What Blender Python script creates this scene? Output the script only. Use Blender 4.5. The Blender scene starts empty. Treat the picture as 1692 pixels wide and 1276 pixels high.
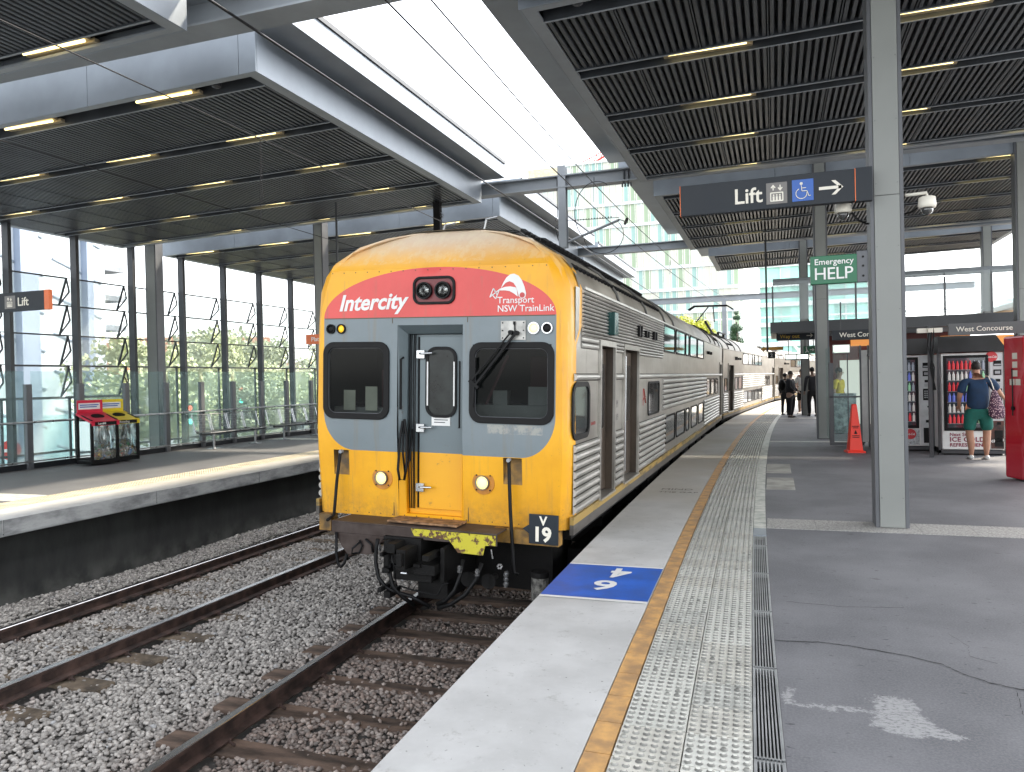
import bpy, math, random
import numpy as np
from mathutils import Vector, Matrix
random.seed(7); rng = np.random.default_rng(7)
S = bpy.context.scene; COL = S.collection
R = math.radians
# ---------------- camera, world, sun, exposure ----------------
cd = bpy.data.cameras.new('camera'); cam = bpy.data.objects.new('camera', cd); COL.objects.link(cam)
cd.sensor_width = 36.0; cd.lens = 1251.36/1692*36; cd.clip_start = .05; cd.clip_end = 2000
def cam_axes(yaw, pit, rol):
    cy, sy, cp, sp, cr, sr = math.cos(yaw), math.sin(yaw), math.cos(pit), math.sin(pit), math.cos(rol), math.sin(rol)
    r0 = Vector((cy, sy, 0)); f0 = Vector((-sy, cy, 0)); u0 = Vector((0, 0, 1))
    f = f0*cp+u0*sp; u = f0*-sp+u0*cp
    return r0*cr+u*sr, r0*-sr+u*cr, f
r_, u_, f_ = cam_axes(.333878, -.0080614, -.0227447)
cam.matrix_world = Matrix(((r_.x, u_.x, -f_.x, 0), (r_.y, u_.y, -f_.y, 0), (r_.z, u_.z, -f_.z, 1.55), (0, 0, 0, 1)))
S.camera = cam
SUN_EL, SUN_AZ = 46.0, 50.0     # azimuth measured from +y towards +x
wd = bpy.data.worlds.new('World'); S.world = wd; wd.use_nodes = True
nt = wd.node_tree; bg = nt.nodes['Background']
sk = nt.nodes.new('ShaderNodeTexSky'); sk.sky_type = 'NISHITA'; sk.sun_disc = False
sk.sun_elevation = R(SUN_EL); sk.sun_rotation = R(SUN_AZ); sk.dust_density = 1.6; sk.air_density = 1.0; sk.ozone_density = .6
hs = nt.nodes.new('ShaderNodeHueSaturation'); hs.inputs['Saturation'].default_value = .20
nt.links.new(sk.outputs[0], hs.inputs['Color']); nt.links.new(hs.outputs[0], bg.inputs[0]); bg.inputs[1].default_value = .15
sl = bpy.data.lights.new('sun', 'SUN'); sl.energy = 1.6; sl.angle = R(3); sl.color = (1, .88, .70)
so = bpy.data.objects.new('sun', sl); COL.objects.link(so)
dv = Vector((math.sin(R(SUN_AZ))*math.cos(R(SUN_EL)), math.cos(R(SUN_AZ))*math.cos(R(SUN_EL)), math.sin(R(SUN_EL))))
so.rotation_euler = dv.to_track_quat('Z', 'Y').to_euler()
S.view_settings.view_transform = 'Standard'; S.view_settings.look = 'None'; S.view_settings.gamma = 1
S.view_settings.exposure = 2.4
S.render.engine = 'CYCLES'; S.cycles.use_denoising = True; S.cycles.max_bounces = 7; S.cycles.diffuse_bounces = 4
S.cycles.transparent_max_bounces = 16; S.cycles.glossy_bounces = 3; S.cycles.transmission_bounces = 4; S.cycles.sample_clamp_indirect = 6
S.cycles.caustics_reflective = False; S.cycles.caustics_refractive = False

# ---------------- helpers ----------------
def tag(o, label=None, cat=None, group=None, kind=None):
    if label: o['label'] = label
    if cat: o['category'] = cat
    if group: o['group'] = group
    if kind: o['kind'] = kind
    return o
def empty(name, loc=(0, 0, 0), rot=(0, 0, 0), label=None, cat=None, group=None, parent=None):
    o = bpy.data.objects.new(name, None); o.empty_display_size = .2; COL.objects.link(o)
    o.location = loc; o.rotation_euler = rot; o.parent = parent
    return tag(o, label, cat, group)
def copy_tree(o, parent=None):
    c = o.copy(); COL.objects.link(c); c.parent = parent
    for k in list(KIDS.get(o.name, [])):
        n = copy_tree(k, c); KIDS.setdefault(c.name, []).append(n)
    return c
KIDS = {}
class MB:
    def __init__(s): s.v = []; s.f = []; s.m = []; s.mi = 0
    def add(s, vs, fs, mi=None):
        b = len(s.v); s.v += [tuple(p) for p in vs]
        for f in fs: s.f.append(tuple(i+b for i in f)); s.m.append(s.mi if mi is None else mi)
        return s
    def box(s, x0, x1, y0, y1, z0, z1, mi=None, M=None):
        vs = [(x, y, z) for x in (x0, x1) for y in (y0, y1) for z in (z0, z1)]
        if M is not None: vs = [M @ Vector(p) for p in vs]
        return s.add(vs, [(0, 1, 3, 2), (4, 6, 7, 5), (0, 4, 5, 1), (2, 3, 7, 6), (0, 2, 6, 4), (1, 5, 7, 3)], mi)
    def quad(s, a, b, c, d, mi=None): return s.add([a, b, c, d], [(0, 1, 2, 3)], mi)
    def bar(s, p, q, w, t=None, up=(0, 0, 1), mi=None):     # rectangular bar from p to q
        t = w if t is None else t
        p = Vector(p); q = Vector(q); d = (q-p).normalized(); up = Vector(up)
        if abs(d.dot(up)) > .98: up = Vector((0, 1, 0)) if abs(d.y) < .9 else Vector((1, 0, 0))
        a = d.cross(up).normalized()*(w/2); b = a.cross(d).normalized()*(t/2)
        vs = [e+i*a+j*b for e in (p, q) for i, j in ((-1, -1), (1, -1), (1, 1), (-1, 1))]
        return s.add(vs, [(3, 2, 1, 0), (4, 5, 6, 7), (0, 1, 5, 4), (1, 2, 6, 5), (2, 3, 7, 6), (3, 0, 4, 7)], mi)
    def tube(s, pts, r, n=8, mi=None, cap=True):
        pts = [Vector(p) for p in pts]; rs = r if isinstance(r, (list, tuple)) else [r]*len(pts)
        vs = []; up = None
        for i, p in enumerate(pts):
            d = (pts[min(i+1, len(pts)-1)]-pts[max(i-1, 0)]).normalized()
            if up is None: up = Vector((0, 0, 1)) if abs(d.z) < .9 else Vector((1, 0, 0))
            a = d.cross(up).normalized(); up = a.cross(d).normalized()
            for k in range(n):
                t = 2*math.pi*k/n; vs.append(p+(a*math.cos(t)+up*math.sin(t))*rs[i])
        fs = [(i*n+k, i*n+(k+1) % n, (i+1)*n+(k+1) % n, (i+1)*n+k) for i in range(len(pts)-1) for k in range(n)]
        if cap: fs += [tuple(range(n-1, -1, -1)), tuple((len(pts)-1)*n+k for k in range(n))]
        return s.add(vs, fs, mi)
    def cyl(s, c, ax, r, h, n=20, mi=None):
        c = Vector(c); ax = Vector(ax).normalized(); return s.tube([c, c+ax*h], r, n, mi)
    def prism(s, poly, f0, f1, mi=None):                 # poly: 2d pts; f0, f1 map (a,b)->3d
        n = len(poly); vs = [f0(*p) for p in poly]+[f1(*p) for p in poly]
        return s.add(vs, [tuple(range(n)), tuple(range(2*n-1, n-1, -1))]+[(i, n+i, n+(i+1) % n, (i+1) % n) for i in range(n)], mi)
    def build(s, name, mats, parent=None, smooth=False, bevel=0, loc=None, flip=False):
        me = bpy.data.meshes.new(name)
        me.from_pydata([tuple(p) for p in s.v], [], s.f)
        for m in (mats if isinstance(mats, (list, tuple)) else [mats]): me.materials.append(m)
        if any(s.m): me.polygons.foreach_set('material_index', s.m)
        if smooth: me.polygons.foreach_set('use_smooth', [True]*len(s.f))
        me.update()
        import bmesh
        bm = bmesh.new(); bm.from_mesh(me)
        if not flip: bmesh.ops.recalc_face_normals(bm, faces=bm.faces)
        bm.to_mesh(me); bm.free()
        o = bpy.data.objects.new(name, me); COL.objects.link(o)
        if parent is not None: o.parent = parent; KIDS.setdefault(parent.name, []).append(o)
        if loc: o.location = loc
        if bevel:
            b = o.modifiers.new('bevel', 'BEVEL'); b.width = bevel; b.segments = 2; b.limit_method = 'ANGLE'; b.angle_limit = R(40)
        return o
def rrect(x0, x1, y0, y1, r, n=5):
    out = []
    for cx, cy, a in ((x1-r, y1-r, 0), (x0+r, y1-r, 90), (x0+r, y0+r, 180), (x1-r, y0+r, 270)):
        for k in range(n+1):
            t = R(a+90*k/n); out.append((cx+r*math.cos(t), cy+r*math.sin(t)))
    return out
def ring(mb, outer, inner, f0, f1, mi=None):      # frame between two equal-length loops, from f0 plane to f1 plane
    n = len(outer)
    vs = [f0(*p) for p in outer]+[f0(*p) for p in inner]+[f1(*p) for p in outer]+[f1(*p) for p in inner]
    fs = []
    for i in range(n):
        j = (i+1) % n
        fs += [(i, j, n+j, n+i), (2*n+i, 3*n+i, 3*n+j, 2*n+j), (i, 2*n+i, 2*n+j, j), (n+i, n+j, 3*n+j, 3*n+i)]
    mb.add(vs, fs, mi)
def plate(name, mats, x0, x1, z0, z1, y, t, parent, bevel=0):
    return MB().box(x0, x1, y, y+t, z0, z1).build(name, mats, parent, bevel=bevel)
def text(name, body, size, mt, M, parent=None, align='LEFT', offset=.0, shear=0, ext=.002, spacing=1.0, font=None):
    cu = bpy.data.curves.new(name, 'FONT'); cu.body = body; cu.size = size; cu.align_x = align; cu.offset = offset*size
    cu.shear = shear; cu.extrude = ext; cu.resolution_u = 3; cu.space_character = spacing
    t = bpy.data.objects.new(name, cu); COL.objects.link(t)
    dg = bpy.context.evaluated_depsgraph_get(); me = bpy.data.meshes.new_from_object(t.evaluated_get(dg))
    bpy.data.objects.remove(t); bpy.data.curves.remove(cu)
    me.transform(M); me.materials.clear(); me.materials.append(mt)
    o = bpy.data.objects.new(name, me); COL.objects.link(o)
    if parent is not None: o.parent = parent; KIDS.setdefault(parent.name, []).append(o)
    return o
def face_y(x, y, z):       # text/pictogram plane facing -y (towards the camera): local x->x, y->z
    return Matrix.Translation((x, y, z)) @ Matrix.Rotation(R(90), 4, 'X')

# ---- node expression helper ----
class N:
    def __init__(s, t, k): s.t = t; s.k = k
    def _m(s, op, b=None, c=None, rev=False):
        n = s.t.nodes.new('ShaderNodeMath'); n.operation = op
        ins = [s, b, c] if not rev else [b, s, c]
        for i, q in enumerate(ins):
            if q is None: continue
            if isinstance(q, N): s.t.links.new(q.k, n.inputs[i])
            else: n.inputs[i].default_value = q
        return N(s.t, n.outputs[0])
    def __add__(s, o): return s._m('ADD', o)
    __radd__ = __add__
    def __sub__(s, o): return s._m('SUBTRACT', o)
    def __rsub__(s, o): return s._m('SUBTRACT', o, rev=True)
    def __mul__(s, o): return s._m('MULTIPLY', o)
    __rmul__ = __mul__
    def __truediv__(s, o): return s._m('DIVIDE', o)
    def gt(s, o): return s._m('GREATER_THAN', o)
    def lt(s, o): return s._m('LESS_THAN', o)
    def mx(s, o): return s._m('MAXIMUM', o)
    def mn(s, o): return s._m('MINIMUM', o)
    def abs(s): return s._m('ABSOLUTE')
    def sqrt(s): return s._m('SQRT')
    def sin(s): return s._m('SINE')
    def frac(s): return s._m('FRACT')
    def floor(s): return s._m('FLOOR')
    def ramp(s, a, b):
        n = s.t.nodes.new('ShaderNodeMapRange'); n.inputs[1].default_value = a; n.inputs[2].default_value = b
        n.interpolation_type = 'SMOOTHSTEP'; s.t.links.new(s.k, n.inputs[0]); return N(s.t, n.outputs[0])
class Mat:
    def __init__(s, name):
        s.m = bpy.data.materials.new(name); s.m.use_nodes = True; s.t = s.m.node_tree
        s.b = s.t.nodes['Principled BSDF']; s.co = None
    def xyz(s, kind='Object'):
        tc = s.t.nodes.new('ShaderNodeTexCoord'); s.vec = tc.outputs[kind]
        sp = s.t.nodes.new('ShaderNodeSeparateXYZ'); s.t.links.new(s.vec, sp.inputs[0])
        return [N(s.t, sp.outputs[i]) for i in range(3)]
    def noise(s, scale, detail=4, rough=.55, stretch=(1, 1, 1), kind='Object', out='Fac', dist=0):
        tc = s.t.nodes.new('ShaderNodeTexCoord'); mp = s.t.nodes.new('ShaderNodeMapping'); mp.inputs['Scale'].default_value = stretch
        s.t.links.new(tc.outputs[kind], mp.inputs[0])
        n = s.t.nodes.new('ShaderNodeTexNoise'); n.inputs['Scale'].default_value = scale; n.inputs['Detail'].default_value = detail
        n.inputs['Roughness'].default_value = rough; n.inputs['Distortion'].default_value = dist
        s.t.links.new(mp.outputs[0], n.inputs['Vector']); return N(s.t, n.outputs[out])
    def voro(s, scale, feature='F1', out='Distance', stretch=(1, 1, 1), kind='Object'):
        tc = s.t.nodes.new('ShaderNodeTexCoord'); mp = s.t.nodes.new('ShaderNodeMapping'); mp.inputs['Scale'].default_value = stretch
        s.t.links.new(tc.outputs[kind], mp.inputs[0])
        n = s.t.nodes.new('ShaderNodeTexVoronoi'); n.feature = feature; n.inputs['Scale'].default_value = scale
        s.t.links.new(mp.outputs[0], n.inputs['Vector']); return N(s.t, n.outputs[out])
    def mix(s, fac, a, b):
        n = s.t.nodes.new('ShaderNodeMix'); n.data_type = 'RGBA'
        for i, q in ((0, fac), (6, a), (7, b)):
            if isinstance(q, N): s.t.links.new(q.k, n.inputs[i])
            elif i == 0: n.inputs[0].default_value = q
            else: n.inputs[i].default_value = (*q, 1)
        return N(s.t, n.outputs[2])
    def set(s, **kw):
        for k, q in kw.items():
            i = s.b.inputs[{'color': 'Base Color', 'rough': 'Roughness', 'metal': 'Metallic', 'spec': 'Specular IOR Level', 'emit': 'Emission Color', 'es': 'Emission Strength', 'trans': 'Transmission Weight', 'alpha': 'Alpha', 'coat': 'Coat Weight', 'ior': 'IOR'}[k]]
            if isinstance(q, N): s.t.links.new(q.k, i)
            elif isinstance(q, tuple): i.default_value = (*q, 1)
            else: i.default_value = q
        return s
    def bump(s, h, strength=.3, dist=.01):
        n = s.t.nodes.new('ShaderNodeBump'); n.inputs['Strength'].default_value = strength; n.inputs['Distance'].default_value = dist
        s.t.links.new(h.k, n.inputs['Height']); s.t.links.new(n.outputs[0], s.b.inputs['Normal']); return s
def lin(r, g, b): return tuple(((c/255)/12.92 if c/255 <= .04045 else ((c/255+.055)/1.055)**2.4) for c in (r, g, b))
def simple(name, c, rough=.5, metal=0, var=.12, scale=3, bump=0, dirt=None, spec=.5, stretch=(1, 1, 1)):
    m = Mat(name); n = m.noise(scale, 5, stretch=stretch)
    d = dirt or tuple(x*(1-2.2*var) for x in c)
    m.set(color=m.mix(n.ramp(.3, .75), d, tuple(min(1, x*(1+var*.5)) for x in c)), rough=n*.25+(rough-.12), metal=metal, spec=spec)
    if bump: m.bump(m.noise(scale*9, 3), bump, .01)
    return m.m
def glass(name, tint=(.9, .97, .95), gloss=.12, opacity=.08, tintop=(.5, .7, .65)):
    m = bpy.data.materials.new(name); m.use_nodes = True; t = m.node_tree; t.nodes.clear()
    o = t.nodes.new('ShaderNodeOutputMaterial'); tr = t.nodes.new('ShaderNodeBsdfTransparent'); tr.inputs[0].default_value = (*tint, 1)
    g = t.nodes.new('ShaderNodeBsdfGlossy'); g.inputs['Roughness'].default_value = .03
    d = t.nodes.new('ShaderNodeBsdfDiffuse'); d.inputs[0].default_value = (*tintop, 1)
    a = t.nodes.new('ShaderNodeMixShader'); b = t.nodes.new('ShaderNodeMixShader')
    fr = t.nodes.new('ShaderNodeFresnel'); fr.inputs[0].default_value = 1.45
    mm = t.nodes.new('ShaderNodeMath'); mm.operation = 'MULTIPLY'; mm.inputs[1].default_value = gloss/.04; mm.use_clamp = True
    t.links.new(fr.outputs[0], mm.inputs[0])
    a.inputs[0].default_value = opacity; t.links.new(tr.outputs[0], a.inputs[1]); t.links.new(d.outputs[0], a.inputs[2])
    t.links.new(mm.outputs[0], b.inputs[0]); t.links.new(a.outputs[0], b.inputs[1]); t.links.new(g.outputs[0], b.inputs[2]); t.links.new(b.outputs[0], o.inputs[0])
    return m
def emis(name, c, s):
    m = Mat(name); m.set(color=c, emit=c, es=s); return m.m
ORD = ['first', 'second', 'third', 'fourth', 'fifth', 'sixth', 'seventh', 'eighth', 'ninth', 'tenth', 'eleventh', 'twelfth', 'thirteenth', 'fourteenth', 'fifteenth', 'sixteenth']

# ---------------- materials ----------------
M = {}
M['galv'] = simple('painted_steel', (.30, .325, .35), .45, .0, .10, 1.2)
M['fascia'] = simple('fascia_metal', (.29, .325, .365), .42, .3, .10, .9)
M['fascia_soffit'] = simple('soffit_metal', (.22, .23, .25), .5, .0, .08, 1.2)
M['slat'] = simple('slat_metal', (.064, .071, .08), .40, .2, .14, 2)
M['channel'] = simple('channel_dark', (.014, .016, .02), .5, .2, .1, 2)
M['column'] = simple('column_paint', (.245, .255, .24), .42, .0, .06, .7)
M['dark_steel'] = simple('dark_steel', (.05, .053, .058), .45, .1, .1, 2)
M['black'] = simple('black_rubber', (.004, .004, .0045), .55, 0, .2, 6, spec=.25)
M['black_metal'] = simple('undercar_grime', (.0055, .005, .0048), .65, 0, .3, 9, bump=.3, spec=.25)
M['chrome'] = simple('chrome', (.55, .56, .57), .22, .9, .1, 8)
M['bolt'] = simple('bolt', (.2, .2, .2), .4, .7, .1, 8)
M['white'] = simple('white_paint', (.78, .78, .76), .45, 0, .05, 5)
M['sign_dark'] = simple('sign_face', (.012, .017, .024), .6, 0, .08, 1)
M['sign_blue'] = simple('sign_blue', (.012, .10, .42), .35, 0, .05, 2)
M['sign_grey'] = simple('sign_grey', (.16, .15, .14), .35, 0, .05, 2)
M['sign_orange'] = simple('sign_orange', (.75, .16, .035), .4, 0, .05, 2)
M['sign_green'] = simple('sign_green', (.006, .13, .055), .35, 0, .05, 2)
M['cream'] = simple('cream_lettering', (.80, .76, .66), .5, 0, .03, 2)
M['tube_light'] = emis('tube_glow', (1, .80, .34), .75)
M['reflector'] = simple('reflector', (.48, .40, .27), .5, .2, .08, 3)
M['wire'] = simple('wire', (.02, .02, .024), .4, .5, .1, 3)
M['fglass'] = glass('fence_glass', (.84, .955, .94), .02, .17, (.45, .66, .66))
M['lglass'] = glass('louvre_glass', (.92, .97, .97), .006, .34, (.78, .85, .86))
M['clear'] = glass('clear_glass', (.96, .98, .98), .05, .03)
M['steel_tube'] = simple('rail_steel', (.34, .35, .36), .3, .8, .1, 5)
M['grey_post'] = simple('post_grey', (.115, .12, .13), .45, .1, .08, 2)
# ---------------- the setting: ground, platforms, tracks ----------------
ZR = -.93
def edge(y):
    if y < 14: return -1.745+.0015*(14-y)**2
    d = min(y-14, 60); v = -1.745+.00115*d*d+2.1e-5*d**3
    return v+(y-14-d)*.36 if y-14 > 60 else v
def ledge(y): return -8.83+(edge(y)+1.745 if y > 14 else 0)
def strip_mb(mb, fn, u0, u1, z, y0, y1, step=.5, mi=None, side=None):
    n = max(1, int(round((y1-y0)/step))); vs = []
    for i in range(n+1):
        y = y0+(y1-y0)*i/n; e = fn(y); vs += [(e+u0, y, z), (e+u1, y, z)]
    mb.add(vs, [(2*i, 2*i+1, 2*i+3, 2*i+2) for i in range(n)], mi)
def curve_block(mb, fn, u0, u1, z0, z1, y0, y1, step=.5, mi=None):
    n = max(1, int(round((y1-y0)/step))); vs = []
    for i in range(n+1):
        y = y0+(y1-y0)*i/n; e = fn(y); vs += [(e+u0, y, z0), (e+u1, y, z0), (e+u1, y, z1), (e+u0, y, z1)]
    fs = [(0, 1, 2, 3), (4*n+3, 4*n+2, 4*n+1, 4*n)]
    for i in range(n):
        a = 4*i; b = a+4
        for k in range(4): fs.append((a+k, b+k, b+(k+1) % 4, a+(k+1) % 4))
    mb.add(vs, fs, mi)
def struct(o, label=None): return tag(o, label, kind='structure')

# materials of the setting
m = Mat('platform_concrete'); n1 = m.noise(1.6, 6, .6); n2 = m.noise(26, 4, .7); n3 = m.noise(.5, 2)
c = m.mix(n1.ramp(.3, .7), (.42, .42, .41), (.55, .55, .54)); c = m.mix(n2.ramp(.58, .74)*.45, c, (.56, .56, .55)); c = m.mix((1-m.noise(7, 6, .8).ramp(.30, .44))*.5, c, (.22, .21, .19)); c = m.mix(m.noise(34, 2, .5).ramp(.70, .74)*.7, c, (.14, .14, .13))
X, Y, Z = m.xyz(); c = m.mix(Y.ramp(6.5, 11)*n3.ramp(.1, .7)*.85, c, (.36, .325, .265))
m.set(color=c, rough=.62+n1*.2); m.bump(n2, .18, .004); M['conc'] = m.m
m = Mat('platform_asphalt'); X, Y, Z = m.xyz(); n1 = m.noise(.9, 6, .62); n2 = m.noise(85, 3, .7); n3 = m.noise(5.5, 6, .7, stretch=(.45, 1, 1))
c = m.mix(n1.ramp(.3, .7), (.09, .092, .102), (.17, .171, .182)); c = m.mix(n2.ramp(.35, .7)*.4, c, (.25, .25, .255)); c = m.mix((1-n3.ramp(.30, .37))*.75, c, (.06, .06, .065))
c = m.mix(m.noise(23, 2, .5, stretch=(.7, 1.6, 1)).ramp(.68, .71)*.75, c, (.05, .05, .055)); c = m.mix(m.noise(11, 5, .75).ramp(.68, .72)*.35, c, (.26, .26, .26))
nx = m.noise(9, 8, .85, out='Color'); sp = m.t.nodes.new('ShaderNodeSeparateColor'); m.t.links.new(nx.k, sp.inputs[0])
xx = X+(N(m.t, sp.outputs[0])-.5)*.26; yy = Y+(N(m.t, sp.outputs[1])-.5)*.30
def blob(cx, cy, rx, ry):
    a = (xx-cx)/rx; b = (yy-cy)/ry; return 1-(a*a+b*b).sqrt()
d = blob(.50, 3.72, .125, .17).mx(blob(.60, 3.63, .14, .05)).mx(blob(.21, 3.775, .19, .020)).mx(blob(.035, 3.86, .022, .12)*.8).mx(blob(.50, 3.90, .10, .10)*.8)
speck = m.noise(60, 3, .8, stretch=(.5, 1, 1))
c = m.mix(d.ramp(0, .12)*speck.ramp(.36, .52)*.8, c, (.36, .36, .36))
m.set(color=c, rough=.55+n1*.25); m.bump(n2, .25, .003); M['asphalt'] = m.m
m = Mat('platform_asphalt_far'); n1 = m.noise(.7, 5); m.set(color=m.mix(n1.ramp(.3, .7), (.11, .11, .115), (.155, .155, .155)), rough=.6+n1*.2); m.bump(m.noise(85, 3), .2, .003); M['asphalt2'] = m.m
M['yellow_tile'] = simple('yellow_tile', (.60, .34, .12), .6, 0, .16, 9, .1, dirt=(.33, .20, .10))
m = Mat('tactile_tile'); n1 = m.noise(2.2, 6, .65); n2 = m.noise(30, 4, .7)
c = m.mix(n1.ramp(.3, .7), (.60, .60, .545), (.70, .695, .635)); c = m.mix((1-n2.ramp(.32, .48))*.28, c, (.30, .295, .265)); m.set(color=c, rough=.6); m.bump(n2, .15, .003); M['tactile'] = m.m
M['tactile_shade_grime'] = simple('dome_shade_grime', (.26, .26, .235), .6, 0, .25, 12)  # dome sides darkened in colour for their shade; a few grimy tops share it
M['grout'] = simple('grout', (.05, .05, .048), .8, 0, .1, 5)
m = Mat('granite'); n2 = m.noise(55, 3, .7); c = m.mix(n2.ramp(.35, .65), (.22, .21, .20), (.46, .45, .42)); m.set(color=c, rough=.65); M['granite'] = m.m
M['granite_pale'] = simple('granite_pale', (.66, .65, .60), .6, 0, .12, 9, dirt=(.36, .38, .33))
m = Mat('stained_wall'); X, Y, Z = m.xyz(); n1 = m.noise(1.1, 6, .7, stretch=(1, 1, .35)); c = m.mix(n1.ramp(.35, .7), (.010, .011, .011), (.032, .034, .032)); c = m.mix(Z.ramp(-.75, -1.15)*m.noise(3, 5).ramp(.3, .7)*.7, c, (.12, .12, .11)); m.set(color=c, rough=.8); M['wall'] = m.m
m = Mat('slab_face'); n1 = m.noise(2.4, 6, .72, stretch=(1, .6, 1.8)); c = m.mix(n1.ramp(.3, .7), (.16, .165, .17), (.40, .41, .41)); m.set(color=c, rough=.75); m.bump(m.noise(20, 4), .2, .004); M['slabface'] = m.m
M['rust'] = simple('rail_rust', (.085, .05, .04), .75, .1, .35, 7, .2)
M['rail_head'] = simple('rail_head', (.42, .42, .43), .22, .9, .15, 2, stretch=(1, .2, 1))
M['sleeper'] = simple('sleeper', (.17, .115, .085), .85, 0, .4, 3.5, .5, stretch=(.5, 2, 1))
M['sleeper_dusty'] = simple('sleeper_dusty', (.20, .155, .11), .85, 0, .35, 4, .5)
m = Mat('ballast_bed'); v = m.voro(24); n1 = m.noise(1.5, 4); c = m.mix(v.ramp(0, .35), (.17, .155, .14), (.06, .055, .05)); m.set(color=c, rough=.9); M['bed'] = m.m
m = Mat('ballast_stone'); at = m.t.nodes.new('ShaderNodeAttribute'); at.attribute_name = 'tone'; n1 = m.noise(38, 3)
c = m.mix(n1*.5, N(m.t, at.outputs['Color']), (.08, .075, .07)); m.set(color=c, rough=.85); M['stone'] = m.m
M['street'] = simple('street', (.30, .32, .34), .8, 0, .15, .15)
M['blue_paint'] = simple('blue_paint', (.018, .115, .52), .5, 0, .15, 4, .08)

struct(MB().quad((-900, -300, -6.5), (900, -300, -6.5), (900, 1500, -6.5), (-900, 1500, -6.5)).build('ground', M['street']))
# concrete deck under the tracks
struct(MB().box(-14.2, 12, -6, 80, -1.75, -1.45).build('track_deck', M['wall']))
bed = MB(); xs = np.linspace(-9.3, -1.4, 60); ys = np.linspace(-3, 70, 240)
def bedz(x, y):
    return -1.125+.03*math.sin(x*1.3+y*.4)*math.sin(y*.9)+(.03 if x < -8.3 else 0)
vs = [(x+(edge(y)+1.745 if y > 14 else 0), y, bedz(x, y)) for y in ys for x in xs]; nx_ = len(xs)
bed.add(vs, [(j*nx_+i, j*nx_+i+1, (j+1)*nx_+i+1, (j+1)*nx_+i) for j in range(len(ys)-1) for i in range(nx_-1)])
struct(bed.build('track_bed', M['bed'], smooth=True))

# right platform body and finishes
pm = MB(); curve_block(pm, edge, 0, .78, -.16, -.0, -3, 62, mi=0); curve_block(pm, edge, .12, .9, -1.45, -.163, -3, 62, mi=1)
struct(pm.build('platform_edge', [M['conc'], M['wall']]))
pm = MB(); n = 130
vs = []
for i in range(n+1):
    y = -3+65*i/n; vs += [(edge(y)+1.585, y, 0), (13, y, 0)]
pm.add(vs, [(2*i, 2*i+1, 2*i+3, 2*i+2) for i in range(n)])
struct(pm.build('platform_surface', M['asphalt']))
pm = MB(); curve_block(pm, edge, .78, 1.585, -.3, -.035, -3, 62, mi=0); struct(pm.build('platform_base', M['grout']))
pm = MB(); y = 1.6; k = 0
while y < 46:
    L = .292+rng.uniform(-.003, .003); curve_block(pm, edge, .786, .896, -.03, -.001+rng.uniform(-.0015, .0015), y, y+L-.009, step=.3, mi=0); y += L; k += 1
struct(pm.build('yellow_tile_line', M['yellow_tile']))
pm = MB(); y = 1.6
while y < 46:
    for a, b in ((.904, 1.178), (1.184, 1.458)):
        ti = int(rng.choice([0, 2, 3], p=[.5, .25, .25])); curve_block(pm, edge, a, b, -.03, -.002+rng.uniform(-.001, .001), y, y+.279, step=.3, mi=ti)
        if y < 31:
            nr = 6
            for i in range(nr):
                for j in range(6):
                    cx = a+(i+.5)*(b-a)/nr; cy = y+(j+.5)*.286/6; ex = edge(cy)+cx; ns = 8 if y < 9 else 5
                    vs = [(ex+.0165*math.cos(t), cy+.0165*math.sin(t), -.0005) for t in np.linspace(0, 2*math.pi, ns, False)]
                    vs += [(ex+.0098*math.cos(t), cy+.0098*math.sin(t), .0075) for t in np.linspace(0, 2*math.pi, ns, False)]
                    b0 = len(pm.v); pm.v += vs
                    for q in range(ns): pm.f.append((b0+q, b0+(q+1) % ns, b0+ns+(q+1) % ns, b0+ns+q)); pm.m.append(1)
                    pm.f.append(tuple(b0+ns+q for q in range(ns))); pm.m.append(ti if rng.random() > .06 else 1)
    y += .292
struct(pm.build('tactile_paving', [M['tactile'], M['tactile_shade_grime'], simple('tactile_dull', (.60, .60, .55), .6, 0, .12, 8, .1), simple('tactile_warm', (.66, .64, .57), .6, 0, .12, 8, .1)], flip=True))
# drain grate in metre lengths, then pale stone border
g = MB(); y = 1.2
while y < 7.6:
    L = min(.98, 7.6-y)
    for k in range(8): curve_block(g, edge, 1.468+k*.0145, 1.4745+k*.0145, -.03, .001, y, y+L, step=.5)
    curve_block(g, edge, 1.462, 1.468, -.03, .002, y, y+L); curve_block(g, edge, 1.576, 1.583, -.03, .002, y, y+L)
    curve_block(g, edge, 1.468, 1.576, -.03, -.001, y, y+.012, step=.1); curve_block(g, edge, 1.468, 1.576, -.03, -.001, y+L-.012, y+L, step=.1)
    y += 1.0
tag(g.build('drain_grate', simple('grate_steel', (.42, .43, .43), .4, .3, .12, 6)), 'long slotted metal drain grate beside the dimpled paving', 'drain grate')
g = MB(); curve_block(g, edge, 1.462, 1.583, -.03, .001, 7.64, 8.0, step=.2)
struct(g.build('drain_cover_plate', M['fascia']))
g = MB(); y = 8.02
while y < 46:
    curve_block(g, edge, 1.462, 1.583, -.03, .001+rng.uniform(-.0006, .0006), y, y+.592, step=.3); y += .6
struct(g.build('stone_border', M['granite_pale']))
# granite strips across the platform
g = MB()
for y0, y1 in ((8.02, 8.55), (18.2, 18.5), (27.6, 28.3)):
    x = edge(y0)+1.59; 
    while x < 12: g.box(x, x+.466, y0, y1, -.02, .004); x += .47
struct(g.build('stone_strip', M['granite']))
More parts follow.
